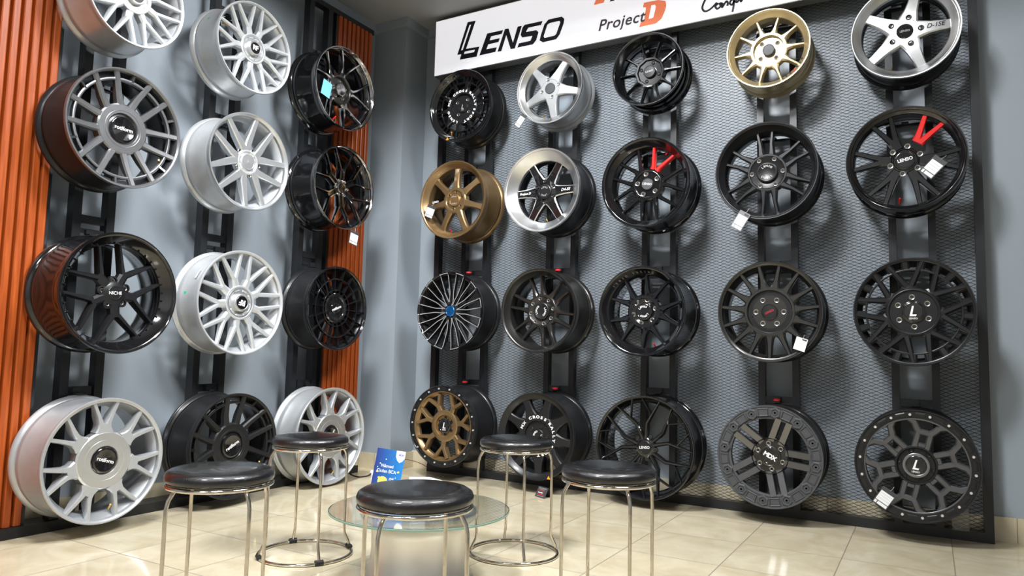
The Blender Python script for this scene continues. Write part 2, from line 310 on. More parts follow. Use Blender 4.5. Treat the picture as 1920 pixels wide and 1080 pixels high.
class Ctx: pass
def wheel(key, name, label, spec):
    a, z, R, W = FIT[key]; s = spec; g = s.get
    root = empty(name, (XB, a, z) if key[0] == 'L' else (a, YB, z), (pi / 2, 0, pi / 2) if key[0] == 'L' else (pi / 2, 0, 0))
    tag(root, label, 'wheel rim', 'alloy wheels on the left rack' if key[0] == 'L' else 'alloy wheels on the mesh rack')
    li = g('li', .94); ld = g('ld', .008); hd = g('hd', .02); rh = g('rh', .3); fm = s['face']; bm = g('barrel', fm); lm = g('lip', fm)
    zrim = W - ld - .003; zhub = W - hd; pw = g('pw', 1.3); rs = g('rs', li + .012)
    def zf(r):
        t = max(0, min(1, (r - rh) / (rs - rh))); return zhub + (zrim - zhub) * (t ** pw)
    # barrel
    zc = W - max(.05, ld + .03); ri = min(.865, li - .005)
    P = [(.965, W - .02), (.95, W - .03), (.905, zc + .004), (.885, zc - .012), (.885, zc - .025), (.922, zc - .05), (.932, .066), (.952, .060), (.957, .048), (.957, .038), (.940, .031), (.943, .025), (.975, .020), (.982, .015), (1, .011), (1, .002), (.985, 0),
         (.955, .001), (.945, .01), (.915, .022), (.905, .04), (.893, zc - .058), (ri - .008, zc - .035), (ri - .008, zc - .006), (li - .002, W - ld - .018)]
    b = MB(); b.lathe([(r * R, zz) for r, zz in P], 96); b.build('barrel', bm, root, 50)
    P = [(.965, W - .02), (.998, W - .014), (1, W - .011), (1, W - .004), (.991, W), (.972, W - .0005), (.962, W - .004)]
    if ld > .02: P += [(.952, W - .0062), (.938, W - .0075), (.932, W - .0105), (li + .02, W - ld + .004), (li + .004, W - ld), (li, W - ld - .004), (li - .002, W - ld - .018)]
    else: P += [(li + .005, W - ld), (li, W - ld - .004), (li - .002, W - ld - .018)]
    b = MB(); b.lathe([(r * R, zz) for r, zz in P], 96); b.build('lip', lm, root, 40)
    # hub
    rec = g('rec', None); hb = MB(); hz = zhub + g('hup', .0015); hm = g('hubmat', fm)
    if rec:
        rr, dz = rec
        hp = [(rh, hz - .045), (rh, hz - .006), (rh - .025, hz), (rr + .015, hz), (rr, hz - .004), (rr - .01, hz - dz), (0.001, hz - dz)]
    else: hp = [(rh, hz - .045), (rh, hz - .006), (rh - .03, hz), (0.001, hz)]
    hb.lathe([(r * R, zz) for r, zz in hp], g('hubn', 72)); hub = hb.build('hub', hm, root, 40)
    zcap = hz - (rec[1] if rec else 0)
    # spokes
    c = Ctx(); c.R = R; c.W = W; c.zf = zf; c.root = root; c.zrim = zrim; c.li = li; c.hz = hz; c.zcap = zcap
    def bars(mb, blist, dz=0.0, mats=(0, 0)):
        for pts, ws in blist:
            for sg in ((1, -1) if any(abs(p[1]) > 1e-6 for p in pts) and g('mirror', True) else (1,)):
                q = []
                for pt in pts:
                    x, y = pol(pt[0] * R, sg * pt[1]); q.append((x, y, zf(pt[0]) + (pt[2] if len(pt) > 2 else 0) + dz))
                mb.bar(q, [w * R for w in ws], [.014 if pt[0] > .9 else g('sd', .03) for pt in pts], g('tf', .55), g('bev', .006), mats[0], mats[1])
    c.bars = bars
    sp = s['spoke']; n, ph = s['n'], s['phase']; proto = None
    for k in range(n):
        m = g('accent', {}).get(k)
        if proto is None or m:
            mb = MB(); bars(mb, g('accent_spoke', sp) if m else sp, 0, g('mi', (0, 0)))
            if g('spx'): s['spx'](mb, c)
            mats = [m or fm, g('mat2', fm), g('mat3', fm)]
            o = mb.build('spoke', mats, root, 30); o.rotation_euler = (0, 0, rad(ph + 360 * k / n))
            if m: o['label'] = 'red spoke pair'
            elif proto is None: proto = o
        else: copy_part(proto, root, rad(ph + 360 * k / n))
    # lug seats
    if g('lugs'):
        ln, pr, lp, lr = s['lugs']; lz = g('lugz', zcap); mb = MB(); t = lr * R
        mb.lathe([(t * .5, -.006), (t * .62, .003), (t * .85, .004), (t, .002), (t, -.006)], 20, 0); mb.lathe([(t * .6, .0005), (.0001, .0005)], 16, 1)  # flat disc across the seat carries the hole's shade as colour
        lo = mb.build('lug_seat', [g('lugmat', 'nut'), 'hole'], root, 40); x, y = pol(pr * R, lp); lo.location = (x, y, lz)
        for k in range(1, ln):
            x, y = pol(pr * R, lp + 360 * k / ln); copy_part(lo, root, loc=(x, y, lz))
    # cap
    cr, ch, cm = g('cap', (.14, .008, 'gloss_black')); mb = MB(); q = cr * R
    mb.lathe([(q * 1.02, zcap - .004), (q * 1.02, zcap + ch - .003), (q * .93, zcap + ch), (q * .86, zcap + ch), (q * .82, zcap + ch - .0015), (.0001, zcap + ch - .0005)], g('capn', 48))
    cap = mb.build('center_cap', cm, root, 40); zt = zcap + ch + .0002
    for tx in g('text', []):
        body, size, m, y, rz = tx[:5]; kw = tx[5] if len(tx) > 5 else {}
        yy = Matrix.Rotation(rad(rz), 2) @ Vector((0, y * R))
        text_part('cap_lettering', body, size * R, m, cap, zt, yy.x, yy.y, rad(rz), **kw)
    # tyre valve
    if 'valve' in s:
        x, y = pol(g('vr', .83) * R, s['valve']); mb = MB(); zz = W - ld - .035
        ux, uy = pol(1, s['valve']); mb.tube([(x, y, zz), (x - ux * .012, y - uy * .012, zz + .012), (x - ux * .022, y - uy * .022, zz + .022)], .0042, 8)
        mb.build('valve_stem', g('valvemat', 'brass'), root)
    if g('extra'): s['extra'](c)
    return root, c
def ring_part(c, r0, r1, z, m, name='inner_ring', dep=.012, n=72):
    mb = MB(); R = c.R; mb.lathe([(r1 * R, z - dep), (r1 * R, z - .001), ((r1 - .006) * R, z), ((r0 + .006) * R, z), (r0 * R, z - .001), (r0 * R, z - dep)], n)
    return mb.build(name, m, c.root, 40)
def ll_logo(c, size, rz, z, m='white_print'):
    """two nested slanted L shapes"""
    k = size * c.R; mb = MB(); Rm = Matrix.Rotation(rad(rz), 2)
    for dx, dy, sc in ((0, 0, 1.0), (.22, .25, .72)):
        pl = [(-.15, 1), (.12, 1), (-.13, -.45), (.5, -.45), (.42, -.75), (-.55, -.75)] if sc == 1 else [(.1, .75), (.22, .75), (.02, -.27), (.0, -.27)]
        pl = [(x * k, y * k) for x, y in pl]; pl = [tuple(Rm @ Vector(p)) for p in pl]
        if sc == 1: mb.prism(pl, z, z + .0004)
    mb.build('cap_emblem', m, c.root, None)
    text_part('cap_lettering', 'LENSO', size * c.R * .42, m, c.root, z, *(Rm @ Vector((0, -1.15 * k))), rad(rz), bold=.0002)

def sticker(c, w, h, m, r, ang, zz, name='sticker'):
    """small label stuck on the outside of the barrel"""
    mb = MB(); n = 4
    vs = []; da = w / (r * c.R)
    for i in range(n + 1):
        a = rad(ang) + da * (i / n - .5)
        for z in (zz, zz + h): vs.append((r * c.R * cos(a), r * c.R * sin(a), z))
    mb.add(vs, [(2 * i, 2 * i + 1, 2 * i + 3, 2 * i + 2) for i in range(n)]); return mb.build(name, m, c.root, None)

# ---- left wall
def rf(ph, txt_rz, lab, key, sil='silver_bright'):
    def ex(c):
        ring_part(c, .29, .33, c.hz + .001, sil, 'hub_flange', .01)
        if key != 'L1R1':
            sticker(c, .012, .018, 'green', .932, 172 if key == 'L2R3' else 150, .075)
            if key == 'L2R3': sticker(c, .055, .010, 'white_plastic', .932, 148, .12)
    wheel(key, 'alloy_wheel', lab, dict(face=sil, li=.945, ld=.006, hd=.022, rh=.31, rec=(.24, .004), n=9, phase=ph, sd=.038, tf=.5, bev=.008,
        spoke=[([(.22, 0), (.40, 0), (.48, 0)], [.17, .15, .14]), ([(.45, 1.0), (.47, 2.5), (.957, 13.3)], [.085, .088, .07])],
        cap=(.165, .020, 'brushed'), text=[('RF', .15, 'white_print', 0, txt_rz, dict(bold=.0012, spacing=.85))], hubmat='brushed',
        valve=176 if key == 'L2R3' else 160, extra=lambda c: (ex(c), MBdisc(c, .125, c.zcap + .0196, 'gloss_black', 'cap_badge'))))
def MBdisc(c, r, z, m, name):
    mb = MB(); mb.lathe([(r * c.R, z - .002), (r * c.R, z), (.0001, z)], 40); return mb.build(name, m, c.root, 40)
rf(19, 0, 'silver mesh wheel at the very top beside the left wood panel, partly out of frame', 'L1R1')
rf(26, 0, 'silver mesh wheel with an upright badge above a brushed silver ten-spoke wheel', 'L2R1')
rf(26, 170, 'silver mesh wheel with an upside-down badge below a brushed silver ten-spoke wheel', 'L2R3')
def ind(key, ph, face, barrel, lab, trz, tilt=0):
    def ex(c):
        ring_part(c, .805, .85, c.zf(.83) - .004, face, 'inner_ring', .02)
        ring_part(c, .30, .315, c.hz + .0012, face, 'hub_step', .006)
    wheel(key, 'alloy_wheel', lab, dict(face=face, barrel=barrel, li=.945, ld=.006, hd=.03, rh=.43, rec=(.255, .010), n=6, phase=ph, sd=.034, tf=.6, bev=.008, pw=1.6,
        spoke=[([(.38, 17.5), (.60, 14.3), (.957, 11.6)], [.13, .105, .10]), ([(.82, 30, -.004), (.955, 30, -.002)], [.06, .06])],
        cap=(.22, .014, 'gloss_black'), capn=48, text=[('rotiform', .092, 'white_print', 0, trz, dict(bold=.0004))], extra=ex, valve=tilt))
ind('L1R2', -6, 'gunmetal', 'satin_black', 'gunmetal twelve-spoke wheel beside the left wood panel, second down its column', -2, 330)
ind('L2R4', 30, 'satin_black', 'satin_black', 'satin black twelve-spoke wheel at floor level behind the front left stool', 28, 330)
def l1r3(c):
    mb = MB(); mb.lathe([(.0001, .004), (.003, .004), (.0042, .002), (.0042, -.003)], 10); p = None
    for k in range(36):
        x, y = pol(.822 * c.R, 10 * k + 5)
        if p is None: p = mb.build('rim_rivet', 'gloss_black', c.root); p.location = (x, y, c.W - .045)
        else: copy_part(p, c.root, loc=(x, y, c.W - .045))
wheel('L1R3', 'alloy_wheel', 'glossy black deep-lip wheel with five split spokes, third down beside the left wood panel', dict(face='satin_black', barrel='gloss_black', lip='gloss_black',
    li=.81, ld=.052, hd=.052, rh=.20, n=5, phase=63, sd=.036, tf=.5, bev=.009, pw=1.0,
    spoke=[([(.10, 0), (.26, 0), (.40, 0)], [.16, .16, .15]), ([(.36, 5), (.83, 24)], [.10, .055])],
    spx=lambda mb, c: mb.lathe([(.075 * c.R, -.018), (.075 * c.R, 0), (.05 * c.R, .001), (.045 * c.R, -.016)], 20, 0, (pol(.21 * c.R, 36) + (c.zf(.2) - .004,))),
    lugs=(5, .21, 99, .038), lugz=FIT['L1R3'][3] - .062, lugmat='gunmetal', cap=(.12, .004, 'satin_black'), text=[('NICHE', .075, 'white_print', 0, 2, {})], extra=l1r3))
def seven(key, ph, lab, trz):
    def ex(c):
        ring_part(c, .315, .325, c.hz + .0006, 'silver', 'hub_step', .004)
        sticker(c, .012, .014, 'green', .932, 236, .09)
    wheel(key, 'alloy_wheel', lab, dict(face='silver', li=.935, ld=.006, hd=.012, rh=.46, hubmat='brushed', rec=(.215, .010), n=7, phase=ph, sd=.045, tf=.68, bev=.006, hup=.002,
        spoke=[([(.40, 0), (.50, 0), (.585, 0)], [.30, .21, .15]), ([(.44, 9.5), (.52, 6.2), (.60, 6.0), (.72, 8.4), (.948, 12)], [.16, .11, .085, .072, .068])],
        cap=(.20, .016, 'gloss_black'), capn=12, text=[('rotiform', .085, 'white_print', 0, trz, dict(bold=.0003))], extra=ex, valve=283))
seven('L1R4', 40.5, 'silver wheel with seven forked spokes at floor level by the left wood panel', -18)
seven('L3R4', 42, 'silver wheel with seven forked spokes at floor level behind a stool, nearest the corner', 60)
wheel('L2R2', 'alloy_wheel', 'brushed silver ten-spoke wheel between the two silver mesh wheels in the middle column', dict(face='brushed', barrel='silver_bright', lip='brushed', li=.93, ld=.010, hd=.024, rh=.27, hubmat='silver_bright',
    rec=(.2, .003), n=5, phase=-5, sd=.036, tf=.75, bev=.006, pw=1.2, mi=(1, 0), mat2='brushed',
    spoke=[([(.20, 33), (.40, 23), (.60, 17.5), (.942, 14)], [.15, .155, .13, .10]), ([(.94, 14), (.952, 20), (.955, 28), (.957, 36)], [.06, .045, .045, .045])],
    lugs=(5, .275, -5, .045), lugz=FIT['L2R2'][3] - .03, cap=(.175, .004, 'brushed'), text=[('R', .10, 'silver', 0, 0, {})]))
wheel('L3R1', 'alloy_wheel', 'dark chrome ten-spoke wheel with a pale blue card by the far wood panel', dict(face='hyper', barrel='gloss_black', lip='hyper', li=.925, ld=.014, hd=.045, rh=.37, hubmat='dark_gunmetal',
    rec=(.30, .018), n=5, phase=5, sd=.034, tf=.5, bev=.008, pw=.9,
    spoke=[([(.33, 13), (.42, 6), (.55, 10), (.75, 16), (.94, 20)], [.09, .09, .065, .055, .055])],
    lugs=(5, .22, 20, .04), cap=(.155, .02, 'hyper'), valve=255, valvemat='red'))
wheel('L3R2', 'alloy_wheel', 'black chrome wheel of six forked spokes with a tag hanging below its rim', dict(face='hyper', barrel='gloss_black', lip='hyper', li=.945, ld=.008, hd=.035, rh=.2, hubmat='gloss_black',
    n=6, phase=30, sd=.034, tf=.55, bev=.008, pw=.9, spoke=[([(.16, 22), (.45, 8), (.48, 8), (.957, 20)], [.05, .05, .05, .045])],
    spx=lambda mb, c: c.bars(mb, [([(.14, 0, -.012), (.47, 0, -.012)], [.10, .13])], 0, (1, 1)), mat2='gloss_black',
    lugs=(6, .19, 60, .035), lugz=FIT['L3R2'][3] - .034, cap=(.135, .006, 'hyper')))
def l3r3(c):
    ring_part(c, .68, .705, c.zf(.69) + .001, 'gloss_black', 'inner_ring', .02); ring_part(c, .42, .44, c.zf(.43) + .001, 'gloss_black', 'hub_step', .016)
wheel('L3R3', 'alloy_wheel', 'glossy black fine-spoked turbine style wheel, third down by the far wood panel', dict(face='gloss_black', barrel='satin_black', li=.945, ld=.006, hd=.016, rh=.36, rec=(.27, .006), n=18, phase=17, sd=.03,
    tf=.4, bev=.006, spoke=[([(.34, 0), (.69, 0), (.957, 0)], [.03, .028, .03])], cap=(.13, .006, 'gloss_black'), text=[('rotiform', .09, 'white_print', 0, 20, dict(bold=.0004))], extra=l3r3))
# ---- right wall
def warn(c, x, y):
    mb = MB(); mb.prism([(x - .011, y - .009), (x + .011, y - .009), (x, y + .011)], c.W - .0005, c.W + .001); mb.build('warning_sticker', 'orange', c.root, None)['label'] = 'orange triangle sticker'
def mxtext(c, a, zz=None):
    z = (zz if zz else c.hz) + .0003
    for body, a0, a1 in (('MX CROSS', 165 + a, 72 + a), ('RALLY', 52 + a, 0 + a), ('SPORT', -18 + a, -74 + a), ('LENSO', 250 + a, 195 + a)):
        arc_text('hub_lettering', body, .435 * c.R, a0, a1, .088 * c.R, 'white_print', c.root, z, .0009, 1.3)
def r1r1(c):
    ring_part(c, .665, .695, c.zf(.68) - .001, 'gloss_black', 'inner_ring', .018); warn(c, -.087, -.213); mxtext(c, 0); ll_logo(c, .07, 0, c.zcap + .0085, 'grey_print')
wheel('R1R1', 'alloy_wheel', 'black wheel with white ring lettering hanging just under the left corner of the sign', dict(face='gloss_black', barrel='satin_black', li=.835, ld=.028, hd=.03, rh=.49, hubmat='satin_black', rec=(.36, .018), n=10, phase=6,
    sd=.026, tf=.6, bev=.005, spoke=[([(.46, 0), (.60, 0), (.70, 0)], [.17, .12, .15]), ([(.68, 9, 0), (.848, 8.2, 0)], [.045, .045]), ([(.69, 0), (.848, 0)], [.05, .06])],
    lugs=(4, .24, 52, .045), cap=(.15, .008, 'satin_black'), extra=r1r1, valve=242, valvemat='orange'))
wheel('R1R2', 'alloy_wheel', 'bronze seven-spoke wheel with a deep lip, second down the leftmost mesh rack column', dict(face='bronze', li=.825, ld=.038, hd=.030, rh=.34, rec=(.25, .008), n=7, phase=36, sd=.036, tf=.7, bev=.008, pw=2.2,
    spoke=[([(.28, 0), (.42, 0), (.60, 0), (.74, 0), (.81, 0), (.838, 0)], [.22, .17, .15, .155, .20, .26])], lugs=(6, .225, 20, .045), lugmat='bronze_dark', cap=(.155, .010, 'bronze_dark'),
    text=[('LENSO', .055, 'grey_print', .09, 0, {}), ('LENSO', .055, 'grey_print', -.09, 0, {})], valve=258, valvemat='red',
    extra=lambda c: spoke_text(c, 'LENSO', .07, 'white_print', -.60, 0, 3, bold=.0003)))
def r13(mb, c):
    c.bars(mb, [([(.966, 6.6, .0095), (.968, 3.3, .0095), (.968, 0.01, .0095)], [.03, .03, .03])], 0, (1, 0))
wheel('R1R3', 'alloy_wheel', 'black wheel with silver machined blade outlines and a blue centre cap', dict(face='gloss_black', barrel='satin_black', lip='gloss_black', li=.93, ld=.006, hd=.022, rh=.2, n=12, phase=12, sd=.03, tf=.62, bev=.003, rs=.99,
    mi=(1, 0), mat2='chrome_line', spoke=[([(.17, 1.5), (.30, 4.0), (.44, 8.2), (.50, 8.6), (.74, 7.6), (.93, 7.1, .002), (.984, 6.9, .0105)], [.03, .03, .032, .032, .032, .032, .032])], spx=r13, lugs=(5, .2, 30, .04), lugmat='satin_black', lugz=FIT['R1R3'][3] - .02,
    cap=(.135, .010, 'blue_cap')))
def bolts(c, n, ph, r, z, m='bolt', rad_=.0075, name='rim_bolt'):
    mb = MB(); mb.lathe([(.0001, .005), (rad_ * .8, .005), (rad_, .003), (rad_, -.002)], 6); p = None
    for k in range(n):
        x, y = pol(r * c.R, ph + 360 * k / n)
        if p is None: p = mb.build(name, m, c.root); p.location = (x, y, z)
        else: copy_part(p, c.root, rad(ph + 360 * k / n), (x, y, z))
def pockets(c, n, ph, r, w, z, m, name='rim_block'):
    mb = MB(); k = c.R
    mb.bar([(r * k, -w * k / 2, .003), (r * k, w * k / 2, .003)], [.075 * k] * 2, .004, .6, .002); p = None
    for i in range(n):
        a = rad(ph + 360 * i / n)
        if p is None: p = mb.build(name, m, c.root, 30); p.rotation_euler = (0, 0, a); p.location = (0, 0, z)
        else: copy_part(p, c.root, a, (0, 0, z))
def r14(c):
    mb = MB(); R, W = c.R, c.W
    mb.lathe([(.855 * R, W - .004), (.85 * R, W - .001), (.835 * R, W - .002), (.79 * R, W - .026), (.775 * R, W - .028), (.77 * R, W - .045)], 96); mb.build('inner_lip', 'bronze', c.root, 40)
    bolts(c, 18, 18, .92, W - .002, rad_=.006); ring_part(c, .27, .39, c.hz + .001, 'bronze', 'hub_flange', .02); ll_logo(c, .085, 0, c.zcap + .0145)
    pockets(c, 18, 28, .92, .12, W - .003, 'satin_black')
wheel('R1R4', 'alloy_wheel', 'bronze wheel with a black bolted ring at floor level, leftmost on the mesh rack', dict(face='bronze', barrel='satin_black', lip='satin_black', li=.85, ld=.004, rs=.79, hd=.030, rh=.36, hubmat='bronze_dark', rec=(.27, .012), n=7, phase=10,
    sd=.04, tf=.72, bev=.006, pw=1.0, spoke=[([(.34, 0), (.46, 0), (.57, 0)], [.15, .125, .15]), ([(.53, 2), (.80, 13.5)], [.10, .085])], lugs=(6, .2, 30, .04), lugmat='satin_black', cap=(.2, .014, 'gloss_black'), capn=6, extra=r14))
def star(key, ph, face, barrel, lab, lugs, lugmat, ex=None, capm='gloss_black'):
    wheel(key, 'alloy_wheel', lab, dict(face=face, barrel=barrel, lip='polished', li=.80, ld=.030, hd=.018, rh=.30, rec=(.24, .006), n=5, phase=ph, sd=.032, tf=.80, bev=.007, pw=1.6,
        spoke=[([(.12, 0), (.24, 0), (.34, 0), (.46, 0), (.62, 0), (.815, 0)], [.40, .37, .31, .245, .21, .185])], lugs=lugs, lugmat=lugmat, lugz=FIT[key][3] - .018, cap=(.15, .010, capm), extra=ex,
        valve=250))
star('R2R1', 60, 'silver', 'silver', 'silver five-spoke wheel with a hanging tag, top of the second mesh rack column', (4, .26, 15, .05), 'nut', None, 'grey')
def r51(c):
    spoke_text(c, 'D-1SE', .125, 'navy', .54, .035, 4, shear=.3, bold=.0004)
    mxs = text_part('cap_lettering', 'LENSO', .06 * c.R, 'grey_print', c.root, c.zcap + .0102)
star('R5R1', 3, 'machined', 'satin_black', 'silver five-spoke wheel with polished lip and black barrel, top right of the mesh rack', (5, .29, 3, .055), 'satin_black', r51)
def r22(c):
    spoke_text(c, 'Project D', .075, 'white_print', -.54, -.01, 1, shear=.3, bold=.0004)
    spoke_text(c, 'D4-SE', .09, 'white_print', .53, .01, 3, shear=.3, bold=.0003)
    arc_text('cap_lettering', 'LENSO', .1 * c.R, 130, 50, .055 * c.R, 'grey_print', c.root, c.zcap + .0123); arc_text('cap_lettering', 'LENSO', .1 * c.R, 310, 230, .055 * c.R, 'grey_print', c.root, c.zcap + .0123)
wheel('R2R2', 'alloy_wheel', 'black six-spoke wheel with a wide polished silver lip', dict(face='gloss_black', barrel='satin_black', lip='polished', li=.735, ld=.060, hd=.062, rh=.30, n=6, phase=1, sd=.036, tf=.78, bev=.004, pw=1.0, mi=(0, 1), mat2='machined',
    spoke=[([(.12, 0), (.26, 0), (.33, 0), (.52, 0), (.75, 0)], [.30, .30, .255, .20, .185])], lugs=(6, .25, 31, .05), lugmat='gloss_black', cap=(.17, .012, 'satin_black'), extra=r22, valve=272, vr=.72))
def twelve(key, ph, g_, face, barrel, lab, hd, lugs, ex, li=.845, ld=.050):
    wheel(key, 'alloy_wheel', lab, dict(face=face, barrel=barrel, li=li, ld=ld, hd=hd, rh=.40, rec=(.33, .006), n=6, phase=ph, sd=.032, tf=.5, bev=.008, pw=.9,
        spoke=[([(.34, 16.5), (.44, 13.8), (.60, g_ + .6), (.86, g_)], [.18, .12, .08, .07])], lugs=lugs, cap=(.2, .014, 'satin_black'), extra=ex))
def captx(c, z, r=.125, rz=0):
    for a in (90, 270):
        arc_text('cap_lettering', 'LENSO', r * c.R, a + 42 + rz, a - 42 + rz, .06 * c.R, 'white_print' if c.R < .252 else 'grey_print', c.root, z, .0003)
twelve('R2R3', 43, 10.6, 'dark_gunmetal', 'dark_gunmetal', 'dark gunmetal twelve-spoke wheel with shiny deep lip under a red hook cap', .055, (8, .30, 10, .045), lambda c: captx(c, c.zcap + .0145, .12, 80))
twelve('R4R2', 33, 9.8, 'satin_black', 'satin_black', 'satin black twelve-spoke wheel with a white tag at its lower left rim', .05, (6, .30, 62, .048), lambda c: captx(c, c.zcap + .0145))
def r24(c): warn(c, .092, -.226); mxtext(c, -10); captx(c, c.zcap + .0085, .1, 60)
wheel('R2R4', 'alloy_wheel', 'black nine-spoke wheel with white ring lettering at floor level behind the rear right stool', dict(face='satin_black', li=.85, ld=.02, hd=.024, rh=.50, rec=(.34, .016), n=9, phase=32, sd=.032, tf=.75, bev=.005,
    spoke=[([(.46, 0), (.62, 0), (.78, 0), (.862, 0)], [.32, .21, .18, .20])], lugs=(5, .23, 70, .05), lugmat='satin_black', cap=(.15, .008, 'satin_black'), extra=r24))
wheel('R3R1', 'alloy_wheel', 'glossy black ten-spoke wheel just below the sign, top of the centre mesh rack column', dict(face='gloss_black', li=.845, ld=.052, hd=.048, rh=.43, hubn=10, rec=(.34, .010), n=10, phase=0, sd=.03, tf=.4, bev=.010, pw=.8,
    spoke=[([(.40, 0), (.48, 0), (.56, 0), (.86, 0)], [.16, .09, .06, .06])], lugs=(4, .26, 70, .05), lugmat='gloss_black', cap=(.17, .016, 'satin_black'), text=[('LENSO', .07, 'grey_print', 0, 8, {})]))
wheel('R3R2', 'alloy_wheel', 'black deep-lip wheel with one thin red V spoke and no tag', dict(face='gloss_black', li=.815, ld=.050, hd=.050, rh=.36, rec=(.30, .008), n=6, phase=3, sd=.032, tf=.55, bev=.007, accent={1: 'red'}, pw=.9,
    spoke=[([(.33, 9), (.42, 9.5), (.83, 17.5)], [.14, .09, .065])], lugs=(5, .235, 28, .055), cap=(.125, .012, 'grey'), text=[('LENSO', .07, 'white_print', 0, -10, {})], valve=58, valvemat='red',
    extra=lambda c: ring_part(c, .28, .31, c.hz + .001, 'gloss_black', 'hub_step', .01)))
wheel('R3R3', 'alloy_wheel', 'glossy black ten-spoke wheel with a red valve, directly above the branching black wheel', dict(face='gloss_black', li=.815, ld=.052, hd=.055, rh=.38, rec=(.28, .006), n=5, phase=-3, sd=.034, tf=.6, bev=.008, pw=.9,
    spoke=[([(.26, 0), (.42, 0)], [.32, .26]), ([(.36, 9), (.52, 14.5), (.83, 18)], [.20, .11, .065])], lugs=(6, .26, 75, .052), cap=(.18, .012, 'gloss_black'), valve=287, valvemat='red',
    extra=lambda c: (captx(c, c.zcap + .0125, .11, 15), arc_text('lip_lettering', 'LENSO RACING', .875 * c.R, 140, 75, .05 * c.R, 'grey_print', c.root, lipz(c, .052, .815)))))
wheel('R3R4', 'alloy_wheel', 'large glossy black wheel of thin branching spokes at floor level behind the right stool', dict(face='gloss_black', li=.945, ld=.006, hd=.03, rh=.19, n=5, phase=27, sd=.03, tf=.45, bev=.007,
    spoke=[([(.13, 10), (.30, 12), (.47, 13), (.957, 28)], [.08, .075, .065, .04]), ([(.64, 20, -.004), (.957, 6, 0)], [.036, .036])], lugs=(5, .22, 63, .045), lugmat='gloss_black', lugz=FIT['R3R4'][3] - .035,
    cap=(.13, .008, 'satin_black'), text=[('LENSO', .07, 'white_print', .0, 4, dict(bold=.0003))]))
wheel('R4R1', 'alloy_wheel', 'gold ten-spoke wheel hanging below the cursive sign lettering', dict(face='gold', li=.825, ld=.034, hd=.028, rh=.45, rec=(.36, .020), n=10, phase=2, sd=.034, tf=.45, bev=.009, pw=1.2,
    spoke=[([(.42, 0), (.50, 0), (.60, 0), (.838, 0)], [.21, .13, .085, .07])], lugs=(4, .265, 40, .06), lugmat='gold', cap=(.145, .022, 'grey'), valve=232, valvemat='hole',
    extra=lambda c: (arc_text('lip_lettering', 'Van ero', .875 * c.R, 292, 334, .10 * c.R, 'navy', c.root, lipz(c, .034, .825), .0008), arc_text('lip_lettering', ' Z ', .875 * c.R, 306, 320, .10 * c.R, 'red_print', c.root, lipz(c, .034, .825), .0008))))
def MBring(c):
    mb = MB(); R = c.R; z = c.zcap; mb.lathe([(.40 * R, z + .0003), (.33 * R, z + .0008)], 60); mb.build('hub_recess', 'satin_black', c.root, 40)
wheel('R4R3', 'alloy_wheel', 'gunmetal fifteen-spoke wheel with a folded tag at its lower right', dict(face='dark_gunmetal', barrel='dark_gunmetal', li=.92, ld=.008, hd=.014, rh=.50, rec=(.42, .016), n=15, phase=6, sd=.036, tf=.6, bev=.007,
    spoke=[([(.46, 0), (.54, 0), (.66, 0), (.932, 0)], [.21, .135, .10, .07])], lugs=(6, .265, 0, .055), cap=(.15, .012, 'gloss_black'), text=[('LENSO', .06, 'red_print', 0, 25, {})], extra=lambda c: MBring(c)))
def r44(c):
    R, W = c.R, c.W; z = W - .004
    ring_part(c, .735, .80, z - .006, 'grey', 'inner_ring', .03)
    p = q = None
    for k in range(12):
        a = 22 + 30 * k; x, y = pol(.865 * R, a)
        mb = MB(); h = .115 * R
        if p is None:
            mb.lathe([(h, -.004), (h, .002), (h * .86, .005), (h * .66, .005), (h * .55, .001), (.0001, .001)], 6); mb.lathe([(h * .40, .001), (h * .36, .0035), (h * .2, .0035), (h * .16, .001), (.0001, .001)], 16)
            p = mb.build('rim_boss', 'grey', c.root, 25); p.location = (x, y, z); p.rotation_euler = (0, 0, rad(a))
            mb = MB(); xs = []
            for a2, r in ((-6, .80), (6, .80), (6, .94), (-6, .94)): xs.append(pol(r * R, a2))
            mb.tube([(u, v, 0) for u, v in xs], .004, 6, 0, True); q = mb.build('rim_block', 'grey', c.root, 50); q.location = (0, 0, z); q.rotation_euler = (0, 0, rad(a + 15))
        else: copy_part(p, c.root, rad(a), (x, y, z)); copy_part(q, c.root, rad(a + 15), (0, 0, z))
    ring_part(c, .175, .20, c.zcap + .0125, 'dark_gunmetal', 'cap_ring', .012)
wheel('R4R4', 'alloy_wheel', 'grey wheel with a matte ring of hexagonal bosses and five slotted spokes', dict(face='tint', barrel='dark_gunmetal', lip='grey', li=.79, ld=.004, hd=.034, rs=.76, rh=.37, hubmat='gloss_black', rec=(.33, .010), n=5, phase=-4, sd=.034, tf=.85, bev=.004, pw=.8, hup=.004,
    spoke=[([(.30, 20), (.40, 15.0), (.56, 10.8), (.765, 8.0)], [.135, .135, .135, .135])], lugs=(6, .25, 37, .05), cap=(.175, .012, 'gloss_black'), text=[('MDX', .12, 'white_print', 0, -28, dict(bold=.0012, spacing=.9))], extra=r44))
